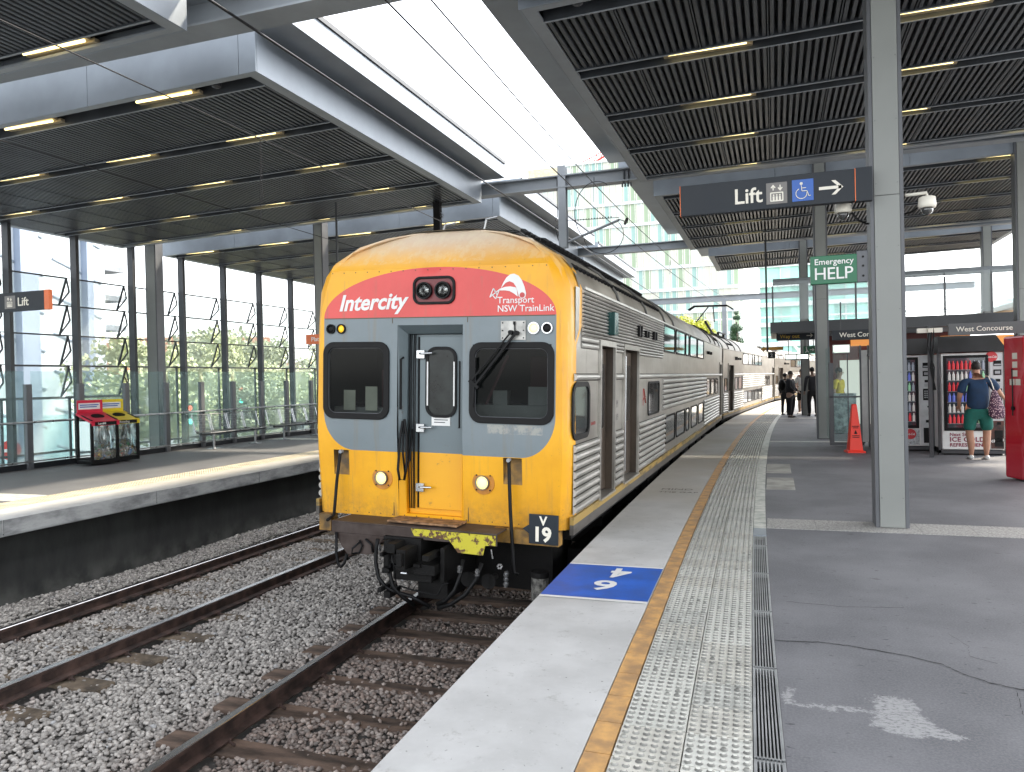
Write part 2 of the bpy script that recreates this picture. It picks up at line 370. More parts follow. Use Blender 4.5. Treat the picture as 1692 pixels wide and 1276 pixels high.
# painted blue stopping mark and its numerals
bl = MB(); strip_mb(bl, edge, .0, .775, .004, 5.2, 6.12, .1); strip_mb(bl, edge, 0, .775, -.0, 0, .01)
bl = MB(); strip_mb(bl, edge, .004, .776, .004, 5.2, 6.12, .1); blo = struct(bl.build('blue_stopping_mark', M['blue_paint']))
bl = MB(); strip_mb(bl, edge, .004, .776, .004, 5.155, 5.197, .1); strip_mb(bl, edge, .004, .776, .004, 6.123, 6.155, .1)
struct(bl.build('white_mark_border', M['white']))
struct(text('platform_number', '4', .40, M['white'], Matrix.Translation((-1.10, 6.03, .008)) @ Matrix.Rotation(R(180), 4, 'Z') @ Matrix.Diagonal((.78, .95, 1, 1)), None, offset=.03, ext=.0005))
struct(text('platform_number', '6', .38, M['white'], Matrix.Translation((-1.13, 5.65, .008)) @ Matrix.Rotation(R(180), 4, 'Z') @ Matrix.Diagonal((1.0, .95, 1, 1)), None, offset=.02, ext=.0005))
for i, (q, yy_, sz) in enumerate((('MIND', 10.45, .17), ('THE GAP', 10.2, .13))):
    struct(text('faded_stencil', q, sz, simple('faded_stencil', (.16, .15, .13), .7), Matrix.Translation((edge(10.4)+.22, yy_, .003)) @ Matrix.Rotation(R(0), 4, 'Z'), None, ext=.0004))
g = MB(); g.box(-.135, .235, 10.72, 11.95, -.02, .0035); g.box(-.15, .22, 12.5, 13.75, -.02, .0035); struct(g.build('painted_sun_patch', simple('sun_patch_colour', (.42, .41, .37), .7, 0, .2, 3, .1)))  # sunlit patches on the floor, painted as pale rectangles
# cracks in the asphalt
ck = MB()
def crack(pts, w):
    P = []
    for a, b in zip(pts[:-1], pts[1:]):
        for t in np.linspace(0, 1, 9)[:-1]: P.append((a[0]+(b[0]-a[0])*t+rng.normal(0, .0025), a[1]+(b[1]-a[1])*t+rng.normal(0, .006)))
    P.append(pts[-1]); vs = []
    for i, (x, y) in enumerate(P):
        ww = w*rng.uniform(.8, 1.7); vs += [(x, y-ww, .0025), (x, y+ww, .0025)]
    ck.add(vs, [(2*i, 2*i+2, 2*i+3, 2*i+1) for i in range(len(P)-1)])
crack([(-.029, 4.642), (.244, 4.669), (.427, 4.634), (.637, 4.576), (.801, 4.488), (.878, 4.371), (.985, 4.272), (1.105, 4.228), (1.5, 4.2)], .0035)
crack([(.041, 5.453), (.408, 5.421), (.771, 5.503)], .002); crack([(.937, 5.005), (.999, 4.818), (.964, 4.651), (1.078, 4.572)], .002)
crack([(1.069, 4.21), (1.026, 3.93), (1.05, 3.5)], .004)
struct(ck.build('asphalt_cracks', simple('crack_dark', (.018, .018, .019), .9), flip=True))

# left platform
pm = MB(); curve_block(pm, ledge, -.8, 0, -.17, 0, -3, 62, mi=0); curve_block(pm, ledge, -5.1, -.22, -1.45, -.2, -3, 62, mi=1)
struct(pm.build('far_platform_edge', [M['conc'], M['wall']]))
pm = MB()
y = -3.0
while y < 60:
    curve_block(pm, ledge, -.02, .012, -.19, -.004, y, y+2.385, mi=0); y += 2.4
curve_block(pm, ledge, -.10, .004, -.205, -.185, -3, 62)
struct(pm.build('far_platform_coping', M['slabface']))
pm = MB(); curve_block(pm, ledge, -5.2, -1.36, -.2, 0, -3, 62); struct(pm.build('far_platform_surface', M['asphalt2']))
pm = MB(); y = 0
while y < 45:
    curve_block(pm, ledge, -1.35, -.81, -.2, .0, y, y+.29, step=.3)
    if y < 24:
        for i in range(10):
            for j in range(5):
                cy = y+.03+j*.058; ex = ledge(cy)-.84-i*.053
                vs = [(ex+r*math.cos(t), cy+r*math.sin(t), z) for r, z in ((.018, 0), (.011, .006)) for t in (0.6, 2.17, 3.74, 5.3)]
                b0 = len(pm.v); pm.v += vs
                for q in range(4): pm.f.append((b0+q, b0+(q+1) % 4, b0+4+(q+1) % 4, b0+4+q)); pm.m.append(0)
                pm.f.append((b0+4, b0+5, b0+6, b0+7)); pm.m.append(0)
    y += .296
struct(pm.build('far_tactile_paving', simple('far_tactile', (.52, .46, .34), .6, 0, .15, 4, .1)))
g = MB(); g.box(-13.9, -10.2, 7.75, 8.3, -.02, .004); g.box(-13.9, -10.2, 18.2, 18.7, -.02, .004); struct(g.build('far_stone_strip', M['granite_pale']))

# rails: each rail a thing
def rail(name, fn, off, label):
    mb = MB(); pf = [(-.07, -.14), (.07, -.14), (.07, -.128), (.012, -.11), (.010, -.045), (.036, -.034), (.036, -.006), (.030, 0), (-.030, 0), (-.036, -.006), (-.036, -.034), (-.010, -.045), (-.012, -.11), (-.07, -.128)]
    ys = list(np.arange(-2, 62, .8)); n = len(pf)
    vs = [(fn(y)+off+a, y, ZR+b) for y in ys for a, b in pf]
    for i in range(len(ys)-1):
        for k in range(n):
            mb.add([], []); mb.f.append((i*n+k, i*n+(k+1) % n, (i+1)*n+(k+1) % n, (i+1)*n+k)); mb.m.append(1 if k in (6, 7, 8) else 0)
    mb.v = vs
    return tag(mb.build(name, [M['rust'], M['rail_head']]), label, 'rail', 'running rails of the two tracks')
NT = lambda y: edge(y)-1.555
LT = lambda y: ledge(y)+1.88
rail('rail', NT, -.753, 'rail running in under the train on the side away from the near platform')
rail('rail', NT, .753, 'rail hidden in the shade right under the near platform edge')
rail('rail', LT, -.753, 'rail of the empty track closest to the far platform wall')
rail('rail', LT, .753, 'rail of the empty track on the train side')
# sleepers
k = 0
names = [(NT, 'near', 'timber sleeper of the track the train stands on'), (LT, 'far', 'half buried sleeper of the empty track')]
sl0 = None
for fn, w_, lab in names:
    sm = MB(); sm.box(-1.25, 1.25, -.115, .115, -.13, .0)
    base = sm.build('sleeper_src', M['sleeper'] if w_ == 'near' else M['sleeper_dusty'], bevel=.012)
    me = base.data; bpy.data.objects.remove(base)
    cl = MB()
    for s in (-1, 1):
        for o in (-.1, .1): cl.tube([(s*.753+o-.04, 0, .01), (s*.753+o-.02, .02, .035), (s*.753+o+.02, -.02, .035), (s*.753+o+.04, 0, .01)], .011, 6)
    clo = cl.build('clip_src', M['rust']); cme = clo.data; bpy.data.objects.remove(clo)
    i = 0; y = 1.9
    while y < 15:
        o = bpy.data.objects.new('sleeper', me); COL.objects.link(o); o.location = (fn(y), y+.03*math.sin(i*7), ZR-.143-(.012 if w_ == 'near' else .028)); o.rotation_euler = (0, 0, .01*math.sin(i*3.1))
        b = o.modifiers.new('bevel', 'BEVEL'); b.width = .012
        tag(o, lab+', '+ORD[min(i, 15)]+' one counted from the photo edge' if i < 15 else lab+', farthest ones', 'sleeper', 'sleepers under the %s track' % w_)
        p = bpy.data.objects.new('rail_clips', cme); COL.objects.link(p); p.parent = o
        y += .655; i += 1
# loose ballast stones
def stones(name, n_, x0, x1, y0, y1, size, seed, zoff=0):
    g = np.random.default_rng(seed)
    t = (1+5**.5)/2
    ico = np.array([(-1, t, 0), (1, t, 0), (-1, -t, 0), (1, -t, 0), (0, -1, t), (0, 1, t), (0, -1, -t), (0, 1, -t), (t, 0, -1), (t, 0, 1), (-t, 0, -1), (-t, 0, 1)], float); ico /= np.linalg.norm(ico[0])
    F = np.array([(0, 11, 5), (0, 5, 1), (0, 1, 7), (0, 7, 10), (0, 10, 11), (1, 5, 9), (5, 11, 4), (11, 10, 2), (10, 7, 6), (7, 1, 8), (3, 9, 4), (3, 4, 2), (3, 2, 6), (3, 6, 8), (3, 8, 9), (4, 9, 5), (2, 4, 11), (6, 2, 10), (8, 6, 7), (9, 8, 1)])
    x = g.uniform(x0, x1, n_); y = y0+(y1-y0)*g.uniform(0, 1, n_)**1.15
    cx = np.array([edge(a) for a in y])+1.745; near = np.array([NT(a) for a in y]); far = np.array([LT(a) for a in y])
    x = x+np.where(y > 14, cx, 0)
    keep = np.ones(n_, bool)
    for tr in (near, far):
        for s in (-.753, .753): keep &= np.abs(x-tr-s) > .085
    insl = (np.abs(x-near) < 1.27); ph = np.abs(((y-1.9+.327) % .655)-.327); keep &= ~(insl & (ph < .10) & (g.random(n_) < .93))
    insf = (np.abs(x-far) < 1.27); keep &= ~(insf & (ph < .09) & (g.random(n_) < .25))
    keep &= x > np.array([ledge(a) for a in y])-.2
    keep &= x < np.array([edge(a) for a in y])+.05
    x, y = x[keep], y[keep]; n_ = len(x); near = near[keep]
    s = size*g.uniform(.55, 1.25, n_)
    z = np.array([bedz(a, b) for a, b in zip(x, y)])+s*.35+g.uniform(-.3, 1.0, n_)*.020+zoff
    ang = g.uniform(0, 6.283, (n_, 3)); V = np.empty((n_, 12, 3))
    j = 1+g.uniform(-.28, .28, (n_, 12)); P = ico[None]*j[..., None]*(s[:, None]*np.stack([np.ones(n_), g.uniform(.6, .9, n_), g.uniform(.45, .75, n_)], 1))[:, None, :]
    ca, sa = np.cos(ang), np.sin(ang)
    ry = ang[:, 1]*.12; rx = (ang[:, 2]-3.14)*.25
    Pz = P.copy(); Pz[..., 1] = P[..., 1]*np.cos(rx)[:, None]-P[..., 2]*np.sin(rx)[:, None]; Pz[..., 2] = P[..., 1]*np.sin(rx)[:, None]+P[..., 2]*np.cos(rx)[:, None]
    V[..., 0] = Pz[..., 0]*ca[:, :1]-Pz[..., 1]*sa[:, :1]+x[:, None]; V[..., 1] = Pz[..., 0]*sa[:, :1]+Pz[..., 1]*ca[:, :1]+y[:, None]; V[..., 2] = Pz[..., 2]+z[:, None]
    fc = (F[None]+12*np.arange(n_)[:, None, None]).reshape(-1, 3)
    me = bpy.data.meshes.new(name); me.vertices.add(n_*12); me.vertices.foreach_set('co', V.reshape(-1).astype(np.float32))
    me.loops.add(len(fc)*3); me.loops.foreach_set('vertex_index', fc.reshape(-1).astype(np.int32)); me.polygons.add(len(fc)); me.polygons.foreach_set('loop_start', np.arange(0, len(fc)*3, 3, dtype=np.int32))
    me.update(calc_edges=True)
    v = g.uniform(.26, .66, n_)*g.uniform(.8, 1.1, n_); col = np.stack([v*1.0, v*.935, v*.86, np.ones(n_)], 1)
    pale = g.random(n_) < .012; col[pale, :3] = .48
    rusty = np.clip(1-(np.abs(x-near)-.75)/.75, 0, 1)*g.uniform(.5, 1, n_); rt = np.stack([v*.62, v*.46, v*.38], 1); col[:, :3] = col[:, :3]*(1-rusty[:, None])+rt*rusty[:, None]
    far_ = np.clip(1-np.abs(np.abs(x+6.95)-.75)/.3, 0, 1)*g.uniform(0, .7, n_); col[:, :3] = col[:, :3]*(1-far_[:, None])+np.stack([v*.75, v*.55, v*.48], 1)*far_[:, None]
    at = me.color_attributes.new('tone', 'FLOAT_COLOR', 'POINT'); at.data.foreach_set('color', np.repeat(col, 12, 0).reshape(-1).astype(np.float32))
    me.materials.append(M['stone']); o = bpy.data.objects.new(name, me); COL.objects.link(o); return o
tag(stones('ballast', 98000, -8.95, -1.55, 2.3, 13.5, .0245, 3), 'grey crushed stone ballast between and beside the rails', 'ballast', kind='stuff')
tag(stones('ballast', 14000, -8.95, -5.6, 13, 26, .036, 4), 'grey crushed stone ballast farther along the empty track', 'ballast', kind='stuff')
# ---------------- canopies ----------------
def canopy_slab(side, nm, x_in, x_out, z_in, slope, y0, y1, chans, roof_in, zr0, zr1, ry0, ry1, label):
    """x_in is the eave over the tracks, x_out the far side; slope is rise per metre towards +x"""
    root = empty('canopy_slab', ((x_in+x_out)/2, (y0+y1)/2, z_in), label=label, cat='canopy', group='canopy slabs over the platforms')
    ox, oy, oz = root.location
    a, b = min(x_in, x_out), max(x_in, x_out)
    zz = lambda x: z_in+(x-x_in)*slope
    FW = .20
    def P(x, y, dz): return (x-ox, y-oy, zz(x)+dz-oz)
    def slab(mb, xa, xb, ya, yb, d0, d1, mi=None):
        vs = [P(x, y, d) for x in (xa, xb) for y in (ya, yb) for d in (d0, d1)]
        mb.add(vs, [(0, 1, 3, 2), (4, 6, 7, 5), (0, 4, 5, 1), (2, 3, 7, 6), (0, 2, 6, 4), (1, 5, 7, 3)], mi)
    f = MB()
    # fascia panels: front and back in lengths, eave in lengths; seams as gaps
    x = a
    while x < b-.01:
        x2 = min(x+2.9, b)
        slab(f, x+.004, x2-.004, y0, y0+.03, 0, .68); slab(f, x+.004, x2-.004, y1-.03, y1, 0, .68); x = x2
    y = y0+.03
    for (xa, xb) in ((a, a+.03), (b-.03, b)): slab(f, xa, xb, y0+.032, y1-.032, 0, .68)
    f.build('fascia', M['fascia'], root)
    f = MB(); slab(f, a+.032, a+FW, y0+.032, y1-.032, .002, .04); slab(f, b-FW, b-.032, y0+.032, y1-.032, .002, .04)
    slab(f, a+FW, b-FW, y0+.032, y0+.14, .002, .04); slab(f, a+FW, b-FW, y1-.14, y1-.032, .002, .04)
    f.build('soffit_frame', M['galv'], root)
    f = MB(); slab(f, a+.04, b-.04, y0+.04, y1-.04, .17, .21); f.build('soffit_backing', M['channel'], root)
    # slat panels between channels
    edges = []
    cy = [y0+.14]+[]
    for i in range(len(chans)-1): edges.append((chans[i]+.17, chans[i+1]-.17))
    for (ya, yb) in edges:
        s = MB(); x = a+FW+.02; k = 0
        while x < b-FW-.05:
            if k % 9 == 8: slab(s, x+.078, x+.090, ya, yb, .0, .03)
            if True:
                s.add([P(x, ya, .055), P(x+.012, ya, .012), P(x+.058, ya, .012), P(x+.070, ya, .055), P(x, yb, .055), P(x+.012, yb, .012), P(x+.058, yb, .012), P(x+.070, yb, .055)],
                      [(0, 1, 5, 4), (1, 2, 6, 5), (2, 3, 7, 6), (0, 3, 2, 1), (4, 5, 6, 7)])
            x += .1; k += 1
        slab(s, a+FW, b-FW, ya-.02, ya, -.003, .17); slab(s, a+FW, b-FW, yb, yb+.02, -.003, .17); so_ = s.build('slat_panel', M['slat'], root); s = MB(); slab(s, a+FW, b-FW, ya-.028, ya, -.012, -.004); slab(s, a+FW, b-FW, yb, yb+.028, -.012, -.004); s.build('panel_edge', M['galv'], so_)
    # roof deck: wider box on top
    r = MB(); ra, rb = (roof_in, b) if side == 'R' else (a, roof_in)
    r.box(ra-ox, rb-ox, ry0-oy, ry1-oy, zr0-oz, zr1-oz); r.build('roof_deck', M['fascia'], root)
    gt = MB(); ex = roof_in + (-.035 if side == 'R' else .035)
    gt.box(min(ex, roof_in)-ox, max(ex, roof_in)-ox, ry0-oy+.05, ry1-oy-.05, zr1-.05-oz, zr1+.03-oz); gt.build('gutter_lip', M['dark_steel'], root)
    return root, zz
SL = .02
cn = {}
cn['LS'] = canopy_slab('L', 's', -7.0, -18.9, 6.1, SL, .8, 7.85, [1.2, 3.35, 5.5, 7.6], -6.4, 6.70, 7.09, .8, 7.9, 'grey slatted canopy slab cut off by the top left corner, over the far platform')
cn['LA'] = canopy_slab('L', 's', -7.0, -18.9, 6.1, SL, 9.2, 18.15, [9.52, 11.6, 13.7, 15.85, 17.85], -6.4, 6.70, 7.09, 9.24, 18.3, 'largest grey slatted canopy slab on the left with pale side fascia')
cn['LB'] = canopy_slab('L', 's', -7.1, -18.9, 6.1, SL, 19.75, 28.6, [20.05, 22.1, 24.2, 26.3, 28.3], -6.5, 6.70, 7.09, 19.8, 28.9, 'grey canopy slab seen behind and above the yellow train front')
cn['LC'] = canopy_slab('L', 's', -7.3, -18.9, 6.1, SL, 30.3, 39.0, [30.6, 32.7, 34.8, 36.9, 38.7], -6.7, 6.70, 7.09, 30.4, 39.2, 'pale edge of the farthest canopy slab left of the glass tower')
cn['RS'] = canopy_slab('R', 's', -2.9, 8.0, 6.1, SL, 2.2, 8.6, [2.5, 5.4, 8.3], -3.8, 6.9, 7.3, 2.2, 8.8, 'canopy slab directly over the photographer, out of the picture at the top')  # unseen slab, cut short to admit fill light and extended to stop sun
cn['RA'] = canopy_slab('R', 's', -2.9, 8.0, 6.1, SL, 8.9, 17.8, [9.18, 11.15, 13.2, 15.3, 17.5], -3.8, 6.9, 7.3, 9.0, 18.75, 'large dark slatted canopy slab over the near platform, in the top right')
cn['RB'] = canopy_slab('R', 's', -2.8, 8.0, 6.1, SL, 19.3, 28.1, [19.6, 21.7, 23.8, 25.8, 27.85], -3.7, 6.9, 7.3, 19.4, 29.0, 'slatted canopy slab behind the hanging lift sign')
cn['RC'] = canopy_slab('R', 's', -2.3, 8.0, 6.1, SL, 29.9, 34.3, [30.2, 32.1, 34.05], -3.0, 6.9, 7.3, 30.0, 35.0, 'last and smallest slatted canopy slab, farthest down the near platform')
# fluorescent battens in the channels
def batten_src():
    r = empty('ceiling_light', label='x', cat='ceiling light')
    MB().box(-.56, .56, -.06, .06, .05, .09).build('batten', M['reflector'], r)
    MB().tube([(-.54, -.02, .015), (.54, -.02, .015)], .022, 8).build('tube', M['tube_light'], r)
    MB().box(-.62, .62, .07, .15, .03, .08).build('reflector', M['reflector'], r)
    return r
bt = batten_src(); used = False
slabname = {'LS': 'top left canopy slab', 'LA': 'largest left canopy slab', 'LB': 'slab behind the train front', 'RA': 'top right canopy slab', 'RB': 'slab behind the lift sign', 'RC': 'smallest farthest canopy slab'}
rows = {'LS': [5.5, 7.6], 'LA': [9.52, 11.6, 13.7, 15.85, 17.85], 'LB': [20.05, 22.1, 24.2, 26.3, 28.3], 'RA': [11.15, 13.2, 15.3, 17.5], 'RB': [19.6, 21.7, 23.8, 25.8, 27.85], 'RC': [30.2, 32.1]}
for k, ys in rows.items():
    xs = [-8.97, -11.85, -14.75, -17.6] if k[0] == 'L' else [-.82, 2.12, 5.05]
    for i, y in enumerate(ys):
        for j, x in enumerate(xs):
            o = bt if not used else copy_tree(bt); used = True
            z = 6.1+(x-(-7.0 if k[0] == 'L' else -2.9))*SL
            o.location = (x, y, z+.03)
            tag(o, 'lit tube, %s channel, %s, %s from the tracks' % (ORD[i], slabname[k], ORD[j]), 'ceiling light', 'fluorescent tubes in the canopy channels')
# smoke detectors / domes in first channels
for x, y, z, l in ((-7.95, 9.5, 6.17, 'small dark dome fitting at the front corner of the largest left canopy slab'), (-2.2, 9.12, 6.2, 'small dark dome fitting at the front corner of the right canopy slab')):
    tag(MB().tube([(x, y, z), (x, y, z-.05), (x, y, z-.075)], [.07, .07, .03], 14).build('dome_fitting', M['dark_steel']), l, 'detector')

# ---------------- cross beams ----------------
def ibeam(name, x0, x1, y, z0, z1, label, w=.32):
    mb = MB(); mb.box(x0, x1, y-w/2, y+w/2, z0, z0+.03); mb.box(x0, x1, y-w/2, y+w/2, z1-.03, z1); mb.box(x0, x1, y-.012, y+.012, z0+.03, z1-.03)
    return tag(mb.build(name, M['galv']), label, 'steel beam', 'steel beams spanning the tracks')
ibeam('cross_beam', -19, 8.3, 8.32, 6.30, 6.72, 'steel beam crossing the top left corner in front of the large slab', .42)
ibeam('cross_beam', -19, 8.3, 18.55, 6.34, 6.66, 'grey steel beam just above the train carrying the drop post')
ibeam('cross_beam', -19, 8.3, 29.1, 6.34, 6.64, 'second grey steel beam beyond the drop post, ahead of the glass tower')
ibeam('cross_beam', -19, 11, 50, 6.25, 6.62, 'far pale blue steel beam over the rear carriages')
for i, (x, l) in enumerate(((-2.95, 'far grey post holding up the last overhead beam, above the rear carriage'), (6.5, 'far grey post behind the concourse holding up the last overhead beam'))):
    mb = MB(); mb.box(x-.13, x+.13, 49.85, 49.87, -1, 6.25); mb.box(x-.13, x+.13, 50.13, 50.15, -1, 6.25); mb.box(x-.01, x+.01, 49.87, 50.13, -1, 6.25)
    tag(mb.build('gantry_post', M['galv']), l, 'post')

# ---------------- columns ----------------
def column(x, y, z1, label, z0=0.0, w=.30, lines=True):
    r = empty('canopy_column', (x, y, z0), label=label, cat='column', group='steel columns holding the canopies'); H = z1-z0
    MB().box(-w/2+.038, w/2-.038, -.16, -.135, 0.01, min(H, 3.28)).box(-w/2+.038, w/2-.038, -.16, -.135, min(H, 3.286), H).build('cover_plate', M['column'], r)
    MB().box(-w/2, -w/2+.034, -.15, .15, 0, H).box(w/2-.034, w/2, -.15, .15, 0, H).build('side_flanges', M['grey_post'], r)
    MB().box(-w/2+.036, w/2-.036, -.134, .14, 0, H).build('core', M['dark_steel'], r)
    b = MB(); z = .3
    while z < H:
        for s in (-1, 1): b.cyl((s*(w/2-.055), -.1605, z), (0, -1, 0), .006, .004, 8)
        z += .62
    b.build('bolts', M['bolt'], r)
    return r
column(1.075, 8.42, 6.9, 'nearest tall grey steel column standing on the stone strip')
column(1.075, 19.35, 6.9, 'grey steel column behind the green help sign')
column(1.075, 30.0, 6.9, 'farthest column of the near platform, beyond the standing men')
column(5.17, 19.35, 6.9, 'grey column cut by the right edge of the photo')
column(6.95, 30.0, 6.9, 'grey column seen above the drink machines')
column(-12.2, 18.75, 6.9, 'grey steel column left of the train front on the far platform')
column(-12.2, 29.2, 6.9, 'farther steel column of the far platform hidden behind the train front')
column(-18.25, 18.75, 6.9, 'thick dark steel column behind the waste bins', -6.4, w=.42)
# ---------------- louvred glass wall ----------------
def mullion(y, label):
    r = empty('wall_mullion', (-18.6, y, -6.4), label=label, cat='mullion', group='mullions of the louvred glass wall')
    MB().box(-.11, .11, -.05, .05, 0, 12.3).build('post', M['dark_steel'], r)
    b = MB()
    return r
mys = [6.1, 8.1, 10.1, 12.15, 14.2, 16.2, 18.2, 20.28, 22.3, 24.3, 26.3, 28.3, 30.3, 32.3]
for i, y in enumerate(mys): mullion(y, 'dark mullion of the louvred glass wall, %s one counted from the left end' % ORD[i])
zr = [4.70, 3.92, 3.08, 2.22]
for i in range(len(mys)-1):
    y0, y1 = mys[i], mys[i+1]
    rows_ = ([5.55]+zr if False else zr); zs = list(zip(zr, zr[1:])) + ([(2.22, 1.33)] if y0 < 17.5 else [])
    bay = empty('louvre_bay', (-18.8, (y0+y1)/2, 1.3), label='bay of tilted glass louvres right of the %s dark mullion' % ORD[i], cat='glass louvres', group='bays of the louvred glass wall')
    L = (y1-y0)/2-.06
    for (zt, zb) in zs:
        g = MB(); g.add([(-.02, -L, zt-1.3), (-.02, L, zt-1.3), (-.34, L, zb-1.3+.03), (-.34, -L, zb-1.3+.03)], [(0, 1, 2, 3)]); g.build('glass_pane', M['lglass'], bay)
        fr = MB(); fr.bar((-.02, -L, zt-1.3), (-.02, L, zt-1.3), .035, .04); fr.bar((-.34, -L, zb-1.3+.03), (-.34, L, zb-1.3+.03), .02, .025); fr.build('pane_frame', M['dark_steel'], bay)
        br = MB(); yb = L-.02; ya = -L+.02
        for q in (yb,):
            br.bar((-.03, q, zt-1.3), (-.33, q, zb-1.3+.05), .055, .03); br.bar((-.03, q, zt-1.3), (.06, q, (zt+zb)/2-1.3), .035, .03); br.bar((-.33, q, zb-1.3+.05), (.06, q, (zt+zb)/2-1.3), .035, .03)
        br.build('bracket', M['dark_steel'], bay)
    zb = zs[-1][1]; lo = MB(); lo.bar((0, -L-.05, zb-1.3), (0, L+.05, zb-1.3), .05, .05); lo.bar((0, L-.05, zb-1.3), (0, L-.05, -1.9), .05, .06); lo.bar((0, -L-.05, -1.45), (0, L+.05, -1.45), .06, .06)
    lo.build('lower_frame', M['grey_post'], bay)
    g = MB(); g.add([(.0, -L, zb-1.33), (.0, L, zb-1.33), (0, L, -1.9), (0, -L, -1.9)], [(0, 1, 2, 3)]); g.build('lower_pane', M['lglass'], bay)
# ---------------- glass fence on the far platform ----------------
fy = [7.4+1.2*i for i in range(22)]
FXX = lambda y: -13.95+(edge(y)+1.745 if y > 20 else 0)
for i in range(len(fy)-1):
    y0, y1 = fy[i], fy[i+1]; x0, x1 = FXX(y0), FXX(y1)
    r = empty('glass_fence_panel', (x0, y0, 0), (0, 0, math.atan2(-(x1-x0), y1-y0)), label='glass fence bay on the far platform, %s' % (('%s from the left end' % ORD[i]) if i < 16 else 'hidden beyond the bench seats'), cat='glass fence', group='glass fence bays behind the far platform')
    MB().box(-.05, .05, -.06, .06, 0, 1.68).build('post', M['grey_post'], r)
    MB().quad((.0, .07, .14), (0, 1.13, .14), (0, 1.13, 1.94), (0, .07, 1.94)).build('glass_pane', M['fglass'], r)
    MB().tube([(.09, 0, .93), (.09, 1.2, .93)], .022, 8).build('handrail', M['steel_tube'], r)
    MB().bar((.03, 0, .15), (.03, 1.2, .15), .05, .03).build('bottom_rail', M['steel_tube'], r)
    MB().box(-.1, .0, 0, 1.2, 0, .11).build('kerb', M['channel'], r)
# ---------------- overhead line ----------------
def wirething(name, pts, r, label, n=6): return tag(MB().tube(pts, r, n).build(name, M['wire'], smooth=True), label, 'overhead wire')
cw = lambda y: NT(y)+.02*math.sin(y*.3)
def sag(z0, d, y): t = ((y-18.5) % 10.5)/10.5; return z0-d*4*t*(1-t)
ysr = [-2+1.0*i for i in range(62)]
wirething('contact_wire', [(cw(y), y, 4.93) for y in ysr], .009, 'lower contact wire running straight over the train')
wirething('catenary_wire', [(cw(y)+.01, y, 5.40) for y in ysr], .009, 'upper catenary wire over the train')
dr = MB()
wirething('contact_wire', [(LT(y)-.03, y, 5.13) for y in ysr], .008, 'contact wire over the empty track, crossing the largest canopy slab')
wirething('catenary_wire', [(LT(y)-3.55, y, 5.18) for y in ysr], .007, 'thin pale wire low under the left canopy')
wirething('feeder_cable', [(-6.33, y, 6.2) for y in [-2+.8*i for i in range(60)]], .019, 'thick feeder cable running along the pale canopy fascia')
for i, (x, y, z0, z1, l) in enumerate(((-7.0, 9.26, 3.95, 5.12, 'thin double dropper hanging below the wire over the empty track'), (-3.2, 14.3, 4.93, 5.4, 'short dropper between the two wires before the insulators'), (-3.2, 25.5, 4.93, 5.4, 'short dropper between the two wires beyond the drop post'))):
    mb = MB(); mb.tube([(x-.02, y, z0), (x-.008, y, z1)], .004, 5); mb.tube([(x+.02, y, z0+.3), (x+.008, y, z1)], .004, 5)
    tag(mb.build('dropper', M['wire']), l, 'wire dropper')
# drop post with cantilever and insulators
r = empty('drop_post', (-4.95, 18.5, 6.34), label='pale drop post with cantilever arm and insulators hanging from the beam', cat='drop post')
mb = MB(); mb.box(-.1, .1, -.10, -.085, -1.5, .55); mb.box(-.1, .1, .085, .10, -1.5, .55); mb.box(-.008, .008, -.085, .085, -1.5, .55); mb.build('post', M['galv'], r)
mb = MB(); mb.tube([(.1, 0, -1.36), (1.42, 0, -.92)], .032, 10); mb.build('cantilever_tube', M['galv'], r)
mb = MB(); mb.tube([(.1, 0, -.82), (1.42, 0, -.86)], .008, 6)
for k in range(14): mb.cyl((.3+k*.07, 0, -.828), (1, 0, 0), .018, .02, 8)
mb.build('insulated_stay', M['wire'], r)
mb = MB()
for k in range(3): mb.cyl((1.56+k*.09, -.4*k, -1.0-.05*k), (1, -.3, -.4), .055, .02, 12); 
mb.tube([(1.40, 0, -.9), (1.8, -1.0, -1.2)], .012, 6); mb.build('insulator', M['black'], r)
def arc(c, rx, rz, a0, a1, n=16): return [(c[0]+rx*math.cos(R(a0+(a1-a0)*i/n)), c[1], c[2]+rz*math.sin(R(a0+(a1-a0)*i/n))) for i in range(n+1)]
mb = MB(); mb.tube(arc((.9, -.2, -.72), .55, .75, 60, 230), .010, 6); mb.tube(arc((1.0, .1, -1.25), .5, .45, 180, 400), .009, 6)
mb.tube([(-.14, 0, .3), (-.15, 0, -.7), (-.2, -.05, -.8), (-.08, .05, -.86), (-.2, -.05, -.95), (-.14, 0, -1.3)], .010, 6); mb.build('loose_cables', M['wire'], r)
mb = MB(); mb.tube([(1.55, 0, .3), (1.55, 0, -.05)], .02, 8); mb.tube([(1.66, 0, .3), (1.66, 0, -.05)], .02, 8)
for k in range(4): mb.cyl((1.50+k*.07, 0, -.08), (1, 0, 0), .05, .03, 12)
mb.build('hanger_insulator', M['grey_post'], r)
r = empty('hanging_bracket', (-8.0, 17.6, 5.86), label='short black bracket hanging under the left canopy above the train', cat='bracket')
MB().box(-.09, .09, -.07, .07, -.62, .25).build('stem', M['black_metal'], r); MB().tube([(.09, 0, -.03), (.16, 0, -.1), (.10, 0, -.2)], .014, 6).build('hook', M['galv'], r)
KEEP = 1
